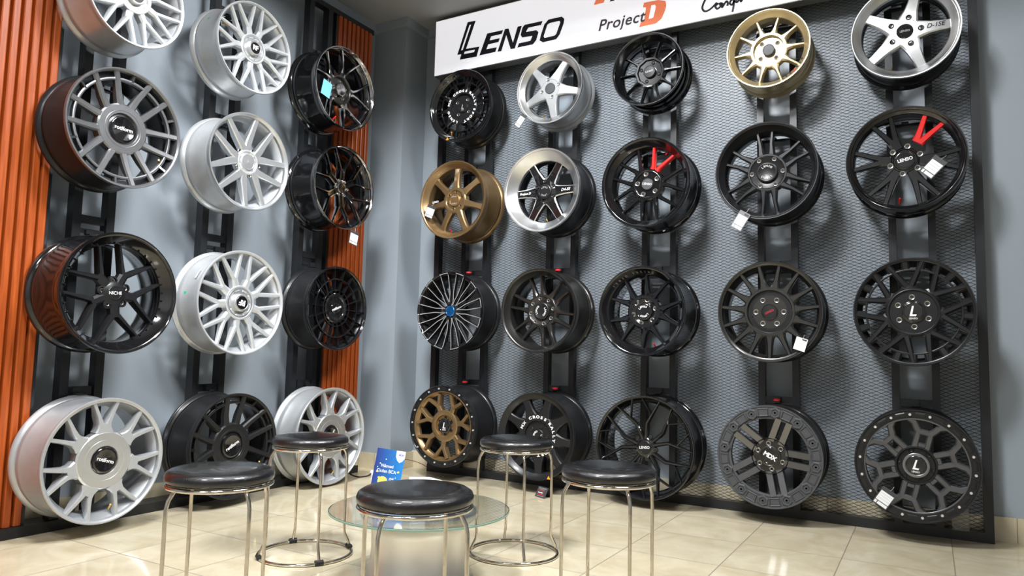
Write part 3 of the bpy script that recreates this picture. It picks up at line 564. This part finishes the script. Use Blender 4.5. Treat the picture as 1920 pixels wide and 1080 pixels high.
wheel('R5R2', 'alloy_wheel', 'glossy black wheel with one wide red forked spoke and a white tag across it', dict(face='gloss_black', li=.865, ld=.024, hd=.026, rh=.24, rec=(.19, .004), n=6, phase=56, sd=.032, tf=.72, bev=.005, accent={0: 'red'}, accent_spoke=[([(.37, 0), (.44, 0)], [.20, .22]), ([(.41, 5.5), (.60, 8.5), (.88, 11)], [.12, .10, .08])], pw=1.3,
    spoke=[([(.235, 0), (.36, 0), (.44, 0)], [.18, .20, .22]), ([(.41, 5.5), (.60, 8.5), (.88, 11)], [.12, .10, .08])], lugs=(6, .26, 80, .055), cap=(.17, .008, 'gloss_black'),
    text=[('LENSO', .085, 'white_print', 0, 12, dict(bold=.0006))], valve=262, valvemat='red', vr=.80))
def r53(c):
    R = c.R; ring_part(c, .765, .80, c.zf(.78) - .0005, 'satin_black', 'inner_ring', .016); ring_part(c, .40, .425, c.hz + .001, 'satin_black', 'hub_step', .006)
    ll_logo(c, .11, 0, c.zcap + .0125)
    ring_part(c, .18, .2, c.zcap + .008, 'gloss_black', 'cap_ring', .008)
wheel('R5R3', 'alloy_wheel', 'satin black mesh wheel with small outer windows around its rim and an L badge', dict(face='satin_black', li=.935, ld=.006, hd=.016, rh=.46, rec=(.40, .008), hubmat='satin_black', n=7, phase=46, sd=.03, tf=.5, bev=.008,
    spoke=[([(.42, 0), (.50, 0)], [.30, .22]), ([(.46, 3.0), (.965, 17.6, .003)], [.13, .085]), ([(.77, 0, -.002), (.95, 0, 0)], [.13, .15]), ([(.77, 17.14, -.002), (.95, 17.14, 0)], [.13, .15])],
    lugs=(6, .275, 33, .055), cap=(.18, .012, 'gloss_black'), extra=r53))
def r54(c):
    bolts(c, 18, 15, .905, c.W - .0035, rad_=.0068); pockets(c, 18, 25, .905, .15, c.W - .0045, 'satin_black')
    ring_part(c, .815, .845, c.W - .007, 'graphite', 'inner_ring', .02); ll_logo(c, .10, -6, c.zcap + .0145); ring_part(c, .17, .215, c.zcap + .014, 'gunmetal', 'cap_ring', .014)
def r54s(mb, c):
    c.bars(mb, [([(.375, 8), (.375, .01)], [.09, .09]), ([(.612, 9.5), (.605, .01)], [.11, .11])])
wheel('R5R4', 'alloy_wheel', 'dark wheel with honeycomb spokes and a bolted rim at the rack corner', dict(face='graphite', barrel='satin_black', lip='satin_black', li=.84, ld=.005, rs=.83, hd=.018, rh=.36, rec=(.30, .014), hubmat='satin_black', n=6, phase=16, sd=.036, tf=.6, bev=.006, pw=1.2,
    spoke=[([(.33, 17), (.46, 12.5), (.60, 9.5)], [.11, .105, .105]), ([(.585, 7.5), (.70, 13.0), (.775, 15.0), (.845, 21.5)], [.12, .115, .11, .10])], spx=r54s, lugs=(6, .285, 46, .05), lugmat='satin_black', cap=(.17, .014, 'gloss_black'), extra=r54))
# ------------------------------------------------------------------ racks
def hook(parent, key, wallR, cap=False):
    a, z, R, W = FIT[key]
    mb = MB(); h = .0875
    def bx(u0, u1, d0, d1, z0, z1):
        # u along the wall, d = distance outwards from the tube fronts
        if wallR: mb.box(u0, u1, YF - d1, YF - d0, z0, z1)
        else: mb.box(XF + d0, XF + d1, u0, u1, z0, z1)
    t = z + R
    if wallR: bx(a - h, a + h, -.032, -.006, t - .002, t + .032)
    elif key.endswith('R3'):
        bx(a - .065, a + .075, -.032, -.006, t + .062, t + .098); bx(a - .065, a + .075, -.032, -.006, t + .018, t + .036)
    else: bx(a - .065, a + .075, -.032, -.006, t - .002, t + .036)
    bx(a - .016, a + .016, -.006, .012, t + .006, t + .03); bx(a - .016, a + .016, .008, .040, t + .002, t + .009)
    bx(a - .016, a + .016, -.006, .034, z + .88 * R, z + .902 * R); bx(a - h, a + h, -.03, -.006, z + .86 * R, z + .90 * R)
    o = mb.build('wheel_hook', 'rack', parent, None)
    if cap:
        mb = MB(); mb.lathe([(.0001, .008), (.014, .007), (.019, .003), (.019, -.004), (.010, -.006)], 14)
        c = mb.build('hook_cap', 'red_cap', o); c.location = ((a, YF - .030, t + .0155)); c['label'] = 'red rubber cap'
YF, XF = 4.014, -3.305
rackR = empty('display_rack', (-1.36, 4.05, 0)); tag(rackR, 'black steel frame with expanded mesh panels holding five columns of wheels', 'display rack')
def rpart(name, mb, m='rack', sm=None):
    o = mb.build(name, m, None, sm); o.parent = rackR; o.matrix_parent_inverse = Matrix.Translation((1.36, -4.05, 0)); return o
D = .045
b = MB(); b.box(-2.965, .237, YF, YF + .06, 0, .046); rpart('bottom_rail', b)
b = MB(); b.box(-2.965, .237, YF, YF + D, 3.04, 3.08); rpart('top_rail', b)
for x0, x1 in ((-2.962, -2.922), (.199, .237)): b = MB(); b.box(x0, x1, YF, YF + D, .046, 3.04); rpart('frame_post', b)
cx = [-2.632, -1.987, -1.352, -.693, -.062]; PW = .034
for x in cx:
    for s_ in (-1, 1):
        b = MB(); xx = x + s_ * (.1025 - PW / 2); b.box(xx - PW / 2, xx + PW / 2, YF, YF + D, .046, 3.04); rpart('post', b)
def expanded(x0, x1, z0, z1, y):
    mb = MB(); a, h, t = .0445, .0172, .0012; nx = int((x1 - x0) / (a / 2)) + 1; nz = int((z1 - z0) / h)
    for j in range(nz + 1):
        for par in (0, 1):
            vs = []; fs = []; zc = z0 + j * h
            for i in range(nx + 1):
                x = min(x0 + i * a / 2, x1); z = zc + (h / 2 if (i + par) % 2 else 0) * 1.0
                vs += [(x, y - .0012, z - t), (x, y + .0012, z + t * .4), (x, y - .0002, z + t)]
            if par: continue
            for i in range(nx):
                for q in range(3): fs.append((i * 3 + q, i * 3 + (q + 1) % 3, i * 3 + 3 + (q + 1) % 3, i * 3 + 3 + q))
            mb.add(vs, fs)
            vs2 = [(vx, vy, 2 * (zc + h / 2) - vz) for vx, vy, vz in vs]; mb.add(vs2, fs)
    return mb
edges = [(-2.922, cx[0] - .1025)] + [(cx[i] + .1025, cx[i + 1] - .1025) for i in range(4)] + [(cx[4] + .1025, .199)]
for x0, x1 in edges: rpart('mesh_panel', expanded(x0, x1, .046, 2.76, YF + .03), 'meshsteel')
for i in range(5):
    for j in range(4):
        k = 'R%dR%d' % (i + 1, j + 1); hook(rackR, k, True, k in ('R1R3', 'R2R3', 'R1R4', 'R2R4', 'R4R4'))
for o in list(rackR.children):
    if o.name.startswith('wheel_hook'): o.matrix_parent_inverse = Matrix.Translation((1.36, -4.05, 0))
rackL = empty('display_rack', (-3.33, 2.4, 0)); tag(rackL, 'black steel frame on the left wall with two orange wood slat panels', 'display rack')
def lpart(name, mb, m='rack', sm=None):
    o = mb.build(name, m, None, sm); o.parent = rackL; o.matrix_parent_inverse = Matrix.Translation((3.33, -2.4, 0)); return o
b = MB(); b.box(-3.36, XF, .5, 3.689, 2.992, 3.024); lpart('top_rail', b)
b = MB(); b.box(-3.40, XF + .02, .5, 3.689, 0, .045); lpart('bottom_rail', b)
for y in (1.733, 1.887, 2.392, 2.551, 3.065, 3.226):
    b = MB(); b.box(-3.357, XF, y + .030, y + .068, .045, 2.992); lpart('post', b)
for y in (1.66, 3.335):
    b = MB(); b.box(-3.40, XF - .004, y - .006, y + .006, .045, 2.992); lpart('panel_edge', b)
for y0, n in ((.62, 25), (3.345, 8)):
    mb = MB(); p = .0415; prof = [(y0, -3.345)]
    for i in range(n):
        q = y0 + i * p
        prof += [(q + .001, -3.330), (q + .006, XF + .001), (q + .010, XF + .004), (q + .031, XF + .004), (q + .035, XF + .001), (q + .040, -3.330)]
    prof += [(y0 + n * p, -3.345)]
    mb.prism([(x, y) for y, x in prof], .047, 2.990); lpart('wood_slat_panel', mb, 'wood', 30)
for i in range(3):
    for j in range(4): hook(rackL, 'L%dR%d' % (i + 1, j + 1), False)
for o in list(rackL.children):
    if o.name.startswith('wheel_hook'): o.matrix_parent_inverse = Matrix.Translation((3.33, -2.4, 0))
# ------------------------------------------------------------------ lightbox sign
YS = 3.938
sg = empty('lightbox_sign', (-1.36, YS, 2.72)); tag(sg, 'long white backlit shop sign with black lettering above the mesh rack', 'sign')
SO = Vector((-1.36, YS, 2.72))
def spart(name, mb, m, sm=None): return mb.build(name, m, sg, sm)
def sq(x, y, z): return (x + 1.36, -z, y - 2.72)      # sign plane (x, height, outwards) in the sign's own frame
b = MB(); b.box(-1.600, 1.600, .004, .072, .0, .402); b.box(-1.600, 1.600, -.001, .006, -.0015, .004); b.box(-1.600, 1.600, -.001, .006, .398, .4035); b.box(-1.602, -1.597, -.001, .006, 0, .4); b.box(1.597, 1.602, -.001, .006, 0, .4); spart('housing', b, 'signbox')
b = MB(); b.box(-1.597, 1.597, 0, .004, .004, .398); spart('face_panel', b, 'signface')
LET = dict(L=[(-2.689, 3.059), (-2.624, 3.056), (-2.696, 2.871), (-2.588, 2.866), (-2.608, 2.800), (-2.745, 2.804), (-2.733, 2.841), (-2.767, 2.842)],
E=[(-2.528, 2.945), (-2.403, 2.943), (-2.414, 2.919), (-2.497, 2.919), (-2.507, 2.893), (-2.427, 2.892), (-2.437, 2.868), (-2.517, 2.868), (-2.531, 2.836), (-2.449, 2.834), (-2.460, 2.804), (-2.585, 2.804)],
N=[(-2.389, 2.947), (-2.362, 2.946), (-2.325, 2.84), (-2.292, 2.943), (-2.261, 2.942), (-2.31, 2.799), (-2.341, 2.8), (-2.378, 2.904), (-2.413, 2.801), (-2.442, 2.802)],
S=[(-2.24, 2.944), (-2.108, 2.942), (-2.118, 2.918), (-2.213, 2.919), (-2.229, 2.893), (-2.152, 2.890), (-2.136, 2.873), (-2.151, 2.824), (-2.175, 2.800), (-2.29, 2.801), (-2.279, 2.827), (-2.194, 2.827), (-2.179, 2.858), (-2.256, 2.862), (-2.268, 2.882), (-2.255, 2.929)],
O=[(-2.065, 2.942), (-1.97, 2.941), (-1.952, 2.922), (-1.957, 2.891), (-1.983, 2.827), (-2.007, 2.800), (-2.102, 2.799), (-2.126, 2.815), (-2.119, 2.847), (-2.094, 2.916)])
for k, pl in LET.items(): b = MB(); b.prism(pl[::-1], 0, .0015, f=sq); spart('letter', b, 'navy')
for pl in ([(-2.672, 3.035), (-2.660, 3.035), (-2.723, 2.868), (-2.736, 2.868)], [(-2.705, 2.853), (-2.623, 2.851), (-2.629, 2.835), (-2.711, 2.837)],
           [(-2.055, 2.916), (-1.985, 2.916), (-1.980, 2.905), (-2.007, 2.835), (-2.019, 2.826), (-2.090, 2.825), (-2.097, 2.836), (-2.072, 2.908)]):
    b = MB(); b.prism(pl[::-1], .0012, .002, f=sq); spart('letter_opening', b, 'signface')
def sign_text(body, size, x, z, m, sx=1.0, **k):
    vs, fs = text_geo(body, size, extrude=.0005, align='LEFT', **k); b = MB(); b.add([sq(x + v.x * sx, z + v.y, .0012 + v.z) for v in vs], fs); return spart('lettering', b, m)
b = MB(); b.prism([(-1.426, 2.907), (-1.338, 2.904), (-1.294, 2.888), (-1.288, 2.86), (-1.297, 2.827), (-1.317, 2.785), (-1.351, 2.763), (-1.454, 2.762), (-1.445, 2.792), (-1.425, 2.792), (-1.413, 2.875), (-1.432, 2.88)][::-1], 0, .001, f=sq); spart('letter', b, 'signorange')
b = MB(); b.prism([(-1.379, 2.879), (-1.358, 2.879), (-1.352, 2.865), (-1.366, 2.805), (-1.375, 2.80), (-1.396, 2.80)][::-1], .0008, .0016, f=sq); spart('letter_opening', b, 'signface')
sign_text('Project', .098, -1.722, 2.822, 'signgrey', shear=.25, bold=.0016, spacing=1.06, sx=.98)
b = MB(); b.prism([(-1.751, 2.967), (-1.685, 2.967), (-1.64, 3.08), (-1.70, 3.08)][::-1], 0, .001, f=sq); spart('letter', b, 'signorange')
b = MB(); b.prism([(-1.645, 2.965), (-1.615, 2.965), (-1.56, 3.08), (-1.59, 3.08)][::-1], 0, .001, f=sq); spart('letter', b, 'navy')
def stroke(pts, w=.012):
    # smooth pen stroke on the sign face
    P = [Vector((p[0], p[1])) for p in pts]; q = []
    for i in range(len(P) - 1):
        p0, p1, p2, p3 = P[max(0, i - 1)], P[i], P[i + 1], P[min(len(P) - 1, i + 2)]
        for t in [k / 6 for k in range(6)]: q.append(.5 * ((2 * p1) + (p2 - p0) * t + (2 * p0 - 5 * p1 + 4 * p2 - p3) * t * t + (3 * p1 - p0 - 3 * p2 + p3) * t ** 3))
    q.append(P[-1]); b = MB(); vs = []; n = len(q)
    for i in range(n):
        d = (q[min(n - 1, i + 1)] - q[max(0, i - 1)]).normalized(); nn = Vector((-d.y, d.x)) * w / 2
        for sgn in (1, -1):
            for z in (0, .001): vs.append(sq(q[i].x + nn.x * sgn, q[i].y + nn.y * sgn, z))
    fs = []
    for i in range(n - 1):
        o = 4 * i
        fs += [(o + 1, o + 5, o + 7, o + 3), (o, o + 2, o + 6, o + 4), (o, o + 4, o + 5, o + 1), (o + 2, o + 3, o + 7, o + 6)]
    b.add(vs, fs); return spart('lettering', b, 'navy')
for s_ in ([(-1.02, 2.90), (-1.045, 2.865), (-1.069, 2.825), (-1.077, 2.794), (-1.063, 2.773), (-1.038, 2.776), (-1.010, 2.795), (-.995, 2.81)],
           [(-.985, 2.803), (-1.003, 2.79), (-.993, 2.772), (-.975, 2.783), (-.978, 2.80), (-.964, 2.797)],
           [(-.964, 2.80), (-.966, 2.774), (-.944, 2.803), (-.935, 2.795), (-.936, 2.776)],
           [(-.895, 2.81), (-.917, 2.803), (-.922, 2.785), (-.908, 2.778), (-.899, 2.80), (-.903, 2.765), (-.909, 2.734)],
           [(-.89, 2.80), (-.885, 2.785), (-.868, 2.80), (-.862, 2.785), (-.852, 2.80), (-.842, 2.812), (-.830, 2.795)]): stroke(s_)
# ------------------------------------------------------------------ stools
def stool_parts(root, ang, tape):
    zr = .42; mb = MB()
    mb.lathe([(.001, .004), (.130, .003), (.142, .006), (.149, .015), (.150, .025), (.146, .035), (.135, .042), (.105, .0465), (.05, .048), (.0001, .0483)], 72)
    s = mb.build('seat', 'vinyl', root, 60); s.location = (0, 0, zr + .001)
    mb = MB(); mb.torus(.144, .0055, 0); s = mb.build('seat_ring', 'chrome', root, 80); s.location = (0, 0, zr)
    mb = MB(); mb.torus(.179, .0062, 0); s = mb.build('base_ring', 'chrome', root, 80); s.location = (0, 0, .0065)
    pts = []
    for r, z in ((.133, zr - .004), (.140, zr - .014), (.150, zr - .030), (.155, zr - .050), (.156, zr - .09), (.156, .30), (.156, .18), (.156, .085), (.158, .065), (.166, .048), (.174, .032), (.179, .016)): pts.append((r, 0, z))
    mb = MB(); mb.tube(pts, .0056, 10); leg = mb.build('leg', 'chrome', root, 80); leg.rotation_euler = (0, 0, rad(ang))
    for k in range(1, 4): copy_part(leg, root, rad(ang + 90 * k))
    if tape:
        mb = MB(); n = 10
        mb.tube([(.179 * cos(rad(a)), .179 * sin(rad(a)), .0075) for a in (-5, -2.5, 0, 2.5, 5)], .0105, 10); tp = mb.build('tape_wrap', 'tape', root, 60); tp.location = (0, 0, .0035)
        tp.rotation_euler = (0, 0, rad(ang))
        for k in range(1, 4): copy_part(tp, root, rad(ang + 90 * k), (0, 0, .0035))
for x, y, ang, lab, tape in ((-1.785, 1.421, 82, 'black vinyl stool at the front left, before the forked silver wheels', False), (-2.161, 2.14, 62, 'black vinyl stool whose base ring is wrapped with black tape', True),
        (-.894, 2.18, 47, 'black vinyl stool at the right, before the large branching black wheel', False), (-1.488, 2.627, 43, 'black vinyl stool farthest from the camera, right of the glass table', False),
        (-1.150, 1.514, 4, 'black vinyl stool nearest the camera, hiding part of the glass table', False)):
    t = empty('stool', (x, y, 0)); tag(t, lab, 'stool', 'round stools around the glass table'); stool_parts(t, ang, tape)
# ------------------------------------------------------------------ glass table on an upright wheel
TX, TY = -1.594, 2.127
t = empty('coffee_table', (TX, TY, 0)); tag(t, 'low round glass table standing on a polished wheel barrel', 'table')
mb = MB(); mb.lathe([(.0001, .246), (.3175, .246), (.320, .2475), (.320, .2525), (.3175, .254), (.0001, .254)], 128); mb.build('glass_top', 'glass', t, 30)
mb = MB(); mb.lathe([(.3195, .2465), (.3212, .2475), (.3212, .2525), (.3195, .2535)], 128); mb.build('glass_edge', 'glassedge', t, 40)
mb = MB(); R = .210
P = [(.15, .0), (.19, .0), (.197, .004), (.197, .014), (.188, .022), (.180, .05), (.170, .085), (.167, .12), (.168, .175), (.176, .196), (.192, .212), (R - .004, .222), (R, .232), (R, .240), (.204, .2445), (.195, .2445), (.186, .236), (.172, .205), (.160, .175), (.157, .12), (.160, .085), (.17, .05), (.175, .03), (.15, .0)]
mb.lathe(P, 96); mb.build('wheel_barrel', 'barrel_satin', t, 40)
mb = MB(); mb.lathe([(.162, .02), (.05, .012), (.0001, .012)], 64); mb.build('wheel_face', 'silver', t, 40)
# promo card with its folded foot
def card():
    w, h = .112, .160; rt = empty('promo_card', (-1.862, 2.248, .2625), (rad(-7), rad(8), rad(33))); tag(rt, 'blue promotional card with white lettering standing on the glass table', 'card')
    blue = bpy.data.materials.new('blue_card_print'); blue.use_nodes = True; nt = blue.node_tree; p = nt.nodes['Principled BSDF']
    tc = nt.nodes.new('ShaderNodeTexCoord'); sp = nt.nodes.new('ShaderNodeSeparateXYZ'); nt.links.new(tc.outputs['Object'], sp.inputs[0])
    mr = nt.nodes.new('ShaderNodeMapRange'); mr.inputs[1].default_value = -.06; mr.inputs[2].default_value = .06; nt.links.new(sp.outputs[0], mr.inputs[0])
    cr = nt.nodes.new('ShaderNodeValToRGB'); cr.color_ramp.elements[0].color = (.025, .035, .20, 1); cr.color_ramp.elements[1].color = (.02, .22, .58, 1)
    nt.links.new(mr.outputs[0], cr.inputs[0]); nt.links.new(cr.outputs[0], p.inputs['Base Color']); p.inputs['Roughness'].default_value = .3
    b = MB(); b.box(-w / 2, w / 2, 0, .0012, 0, h); b.build('card_panel', blue, rt, None)
    b = MB(); b.add([(-.03, .0012, .11), (.03, .0012, .11), (.03, .045, .006), (-.03, .045, .006), (-.03, .0024, .11), (.03, .0024, .11), (.03, .0465, .006), (-.03, .0465, .006)], [(0, 1, 2, 3), (7, 6, 5, 4), (0, 3, 7, 4), (1, 5, 6, 2), (0, 4, 5, 1), (3, 2, 6, 7)]); b.build('card_foot', 'white_plastic', rt, None)
    f = lambda x, y, z: (x, -z, y)
    yel = mat('yellow_print', (.75, .62, .12), 0, .5); bl = mat('royal_blue_print', (.03, .08, .6), 0, .5)
    def tx(body, s_, x, z, m):
        vs, fs = text_geo(body, s_, extrude=.0001, bold=.0002); b = MB(); b.add([f(x + v.x * .88, z + v.y, .0003 + v.z) for v in vs], fs); b.build('card_lettering', m, rt, None)
    tx('Nikmati', .0175, -.006, .095, 'white_print'); tx('Cicilan BCA', .0175, -.006, .075, 'white_print'); tx('0%', .02, .020, .045, 'white_print')
    b = MB(); b.prism([(w / 2 - .036, h), (w / 2, h), (w / 2, h - .028), (w / 2 - .008, h - .040), (w / 2 - .018, h - .046), (w / 2 - .028, h - .038), (w / 2 - .035, h - .024)][::-1], 0, .0003, f=f); b.build('card_badge', 'white_print', rt, None)
    vs, fs = text_geo('BCA', .0095, extrude=.0001, bold=.0004); b = MB(); b.add([f(w / 2 - .015 + v.x, h - .016 + v.y, .0005 + v.z) for v in vs], fs); b.build('card_lettering', bl, rt, None)
    b = MB(); b.prism([(-.015 + .019 * cos(2 * pi * i / 28), .036 + .019 * sin(2 * pi * i / 28)) for i in range(28)][::-1], 0, .0003, f=f); b.build('card_picture', yel, rt, None)
    b = MB()
    for x, z, s_ in ((-.015, .121, .0022), (-.035, .103, .0025), (-.043, .088, .002), (.034, .055, .002), (-.034, .024, .002)): b.prism([(x + s_ * cos(2 * pi * i / 8), z + s_ * sin(2 * pi * i / 8)) for i in range(8)][::-1], 0, .0003, f=f)
    b.build('card_stars', 'white_print', rt, None)
    b = MB()
    for x, z in ((-.041, .070), (-.031, .048), (.040, .077)): b.prism([(x - .006, z), (x, z - .004), (x + .006, z + .001), (x + .001, z + .006)], 0, .0003, f=f)
    b.build('card_shapes', yel, rt, None)
card()
fl = empty('folded_leaflet', (-1.715, 2.318, .2545), (0, 0, rad(24))); tag(fl, 'white folded leaflet standing on the far side of the glass table', 'leaflet')
b = MB(); b.add([(-.065, 0, .066), (.015, 0, .069), (.08, 0, .055), (-.065, .028, 0), (.08, .028, 0), (-.065, -.028, 0), (.08, -.028, 0)], [(0, 1, 2, 4, 3), (5, 6, 2, 1, 0)]); o = b.build('leaflet_sheet', 'paper', fl, None)
sol = o.modifiers.new('thickness', 'SOLIDIFY'); sol.thickness = .001; sol.offset = -1
# ------------------------------------------------------------------ price tags
def price_tag(pos, wallR, rz, w, h, lab, style, tilt=0.0, cname='price_tag'):
    rt = empty(cname, pos, (pi / 2, 0, 0) if wallR else (pi / 2, 0, pi / 2)); tag(rt, lab, 'price tag', 'hang tags on the wheels')
    piv = Matrix.Rotation(rad(rz), 4, 'Z') @ Matrix.Rotation(rad(tilt), 4, 'X')
    def put(mb, n, m):
        mb.v = [tuple(piv @ Vector(v)) for v in mb.v]; return mb.build(n, m, rt, None)
    b = MB(); b.box(-w / 2, w / 2, -h / 2, h / 2, 0, .0008); put(b, 'card', style[0])
    if style[1]:
        b = MB(); b.box(-w * .44, w * .44, -h * .26, h * .28, .0008, .0012); put(b, 'label_panel', style[1])
        b = MB(); b.box(-w * .22, w * .44, -h * .45, -h * .30, .0008, .0012); b.box(-w * .44, -w * .28, -h * .45, -h * .30, .0008, .0012); put(b, 'label_strip', style[1])
        b = MB()
        for q in (-.12, .02, .16): b.box(-w * .40, w * .40, h * q, h * (q + .008), .0012, .0014)
        put(b, 'ruled_lines', 'taggrey')
        b = MB(); b.box(w * .02, w * .42, h * .33, h * .44, .0008, .0012); put(b, 'header', 'tagdark')
    b = MB(); b.tube([(0, h * .46, .001), (.004, h * .56, .0), (.004, h * .75, -.006)], .0007, 6); put(b, 'string', 'string')
    return rt
price_tag((-2.807, 3.742, 1.716), True, -22, .072, .082, 'small grey price tag on the left of the bronze seven-spoke wheel', ('tagdark', 'paper'))
price_tag((-2.172, 3.796, 2.252), True, -38, .046, .092, 'price tag hanging from the lower left of a silver five-spoke wheel', ('tagdark', 'paper'))
price_tag((-.829, 3.757, 1.520), True, -32, .060, .098, 'white price tag hanging from the lower left rim of a satin black twelve-spoke wheel', ('taggrey', 'paper'))
price_tag((.034, 3.796, 1.717), True, -43, .064, .099, 'white price tag lying across the black wheel with a red spoke at the right', ('tagdark', 'paper'))
price_tag((-.546, 3.764, .889), True, -18, .055, .064, 'white price tag on the lower right of the gunmetal fifteen-spoke wheel', ('paper', 'paper'), 8)
price_tag((-.192, 3.743, .198), True, -33, .066, .088, 'white price tag on the lower left of the dark honeycomb wheel', ('tagdark', 'paper'))
price_tag((XB + .2329 + .004, 3.006, 2.336), False, -12, .072, .094, 'pale blue card stuck on the ten-spoke wheel by the far wood panel', ('bluesticker', None))
price_tag((XB + .2465 + .006, 3.276, 1.486), False, -10, .076, .086, 'dark tag with a white label hanging below the black chrome wheel', ('tagdark', 'paper'))
tt = empty('hang_tag', (-1.93, 3.69, 0), (0, 0, rad(-25))); tag(tt, 'folded black hang tag with red and white print standing on the floor', 'price tag')
b = MB(); b.box(-.045, .045, 0, .001, 0, .062); b.v = [tuple(Matrix.Rotation(rad(-28), 3, 'X') @ (Matrix.Rotation(rad(0), 3, 'Y') @ Vector(v))) for v in b.v]; b.build('card', 'tagdark', tt, None)
b = MB(); b.box(-.045, .045, 0, .001, 0, .062); b.v = [tuple(Matrix.Translation((0, .0585, 0)) @ (Matrix.Rotation(rad(28), 3, 'X') @ Vector(v))) for v in b.v]; b.build('card_back', 'tagdark', tt, None)
for i, (m, z0, z1, x1) in enumerate((('grey_print', .053, .0555, .03), ('grey_print', .046, .048, .02), ('red_print', .039, .0415, .02), ('white_print', .026, .0305, .012), ('red_print', .016, .0205, .022), ('grey_print', .008, .010, .03))):
    b = MB(); b.box(-.03, x1, -.0006, .0, z0, z1); b.v = [tuple(Matrix.Rotation(rad(-28), 3, 'X') @ Vector(v)) for v in b.v]; b.build('print_line', m, tt, None)
cp = empty('plastic_sleeve', (.106, 4.009, .10), (pi / 2, 0, rad(0))); tag(cp, 'clear plastic sleeve at the right end of the bottom rail of the mesh rack', 'plastic sleeve')
b = MB(); b.box(-.034, .034, -.056, .048, 0, .0012); b.build('sleeve_sheet', 'clear', cp, None)
b = MB(); b.tube([(-.031, -.036, .0016), (-.016, -.05, .0016), (.029, -.022, .0016)], .0008, 6); b.build('sleeve_crease', 'white_print', cp, None)
# ------------------------------------------------------------------ cables at the corner
def cable(name, pts, r, m, lab):
    P = [Vector(p) for p in pts]; q = []
    for i in range(len(P) - 1):
        p0, p1, p2, p3 = P[max(0, i - 1)], P[i], P[i + 1], P[min(len(P) - 1, i + 2)]
        for t_ in [k / 8 for k in range(8)]: q.append(.5 * ((2 * p1) + (p2 - p0) * t_ + (2 * p0 - 5 * p1 + 4 * p2 - p3) * t_ ** 2 + (3 * p1 - p0 - 3 * p2 + p3) * t_ ** 3))
    q.append(P[-1]); b = MB(); b.tube(q, r, 8); o = b.build(name, m, None, 80); tag(o, lab, 'cable'); return o
cable('power_cable', [(-3.27, 3.60, .004), (-3.20, 3.56, .004), (-3.145, 3.55, .004), (-3.13, 3.61, .004), (-3.145, 3.66, .012)], .004, 'cable', 'black power cable curling on the floor by the corner pillar')
b = MB(); b.lathe([(.0001, 0), (.016, 0), (.017, .006), (.015, .022), (.008, .03), (.0001, .031)], 20); o = b.build('plug_adapter', 'white_plastic', None, 40, (-3.148, 3.672, 0)); tag(o, 'small white plug at the end of the black cable by the corner pillar', 'plug')
cable('thin_wire', [(-3.14, 3.70, .012), (-3.135, 3.80, .05), (-3.12, 3.92, .075), (-3.05, 4.02, .05), (-2.975, 4.07, .006)], .0022, 'red_wire', 'thin red wire running from the corner pillar to the mesh rack foot')
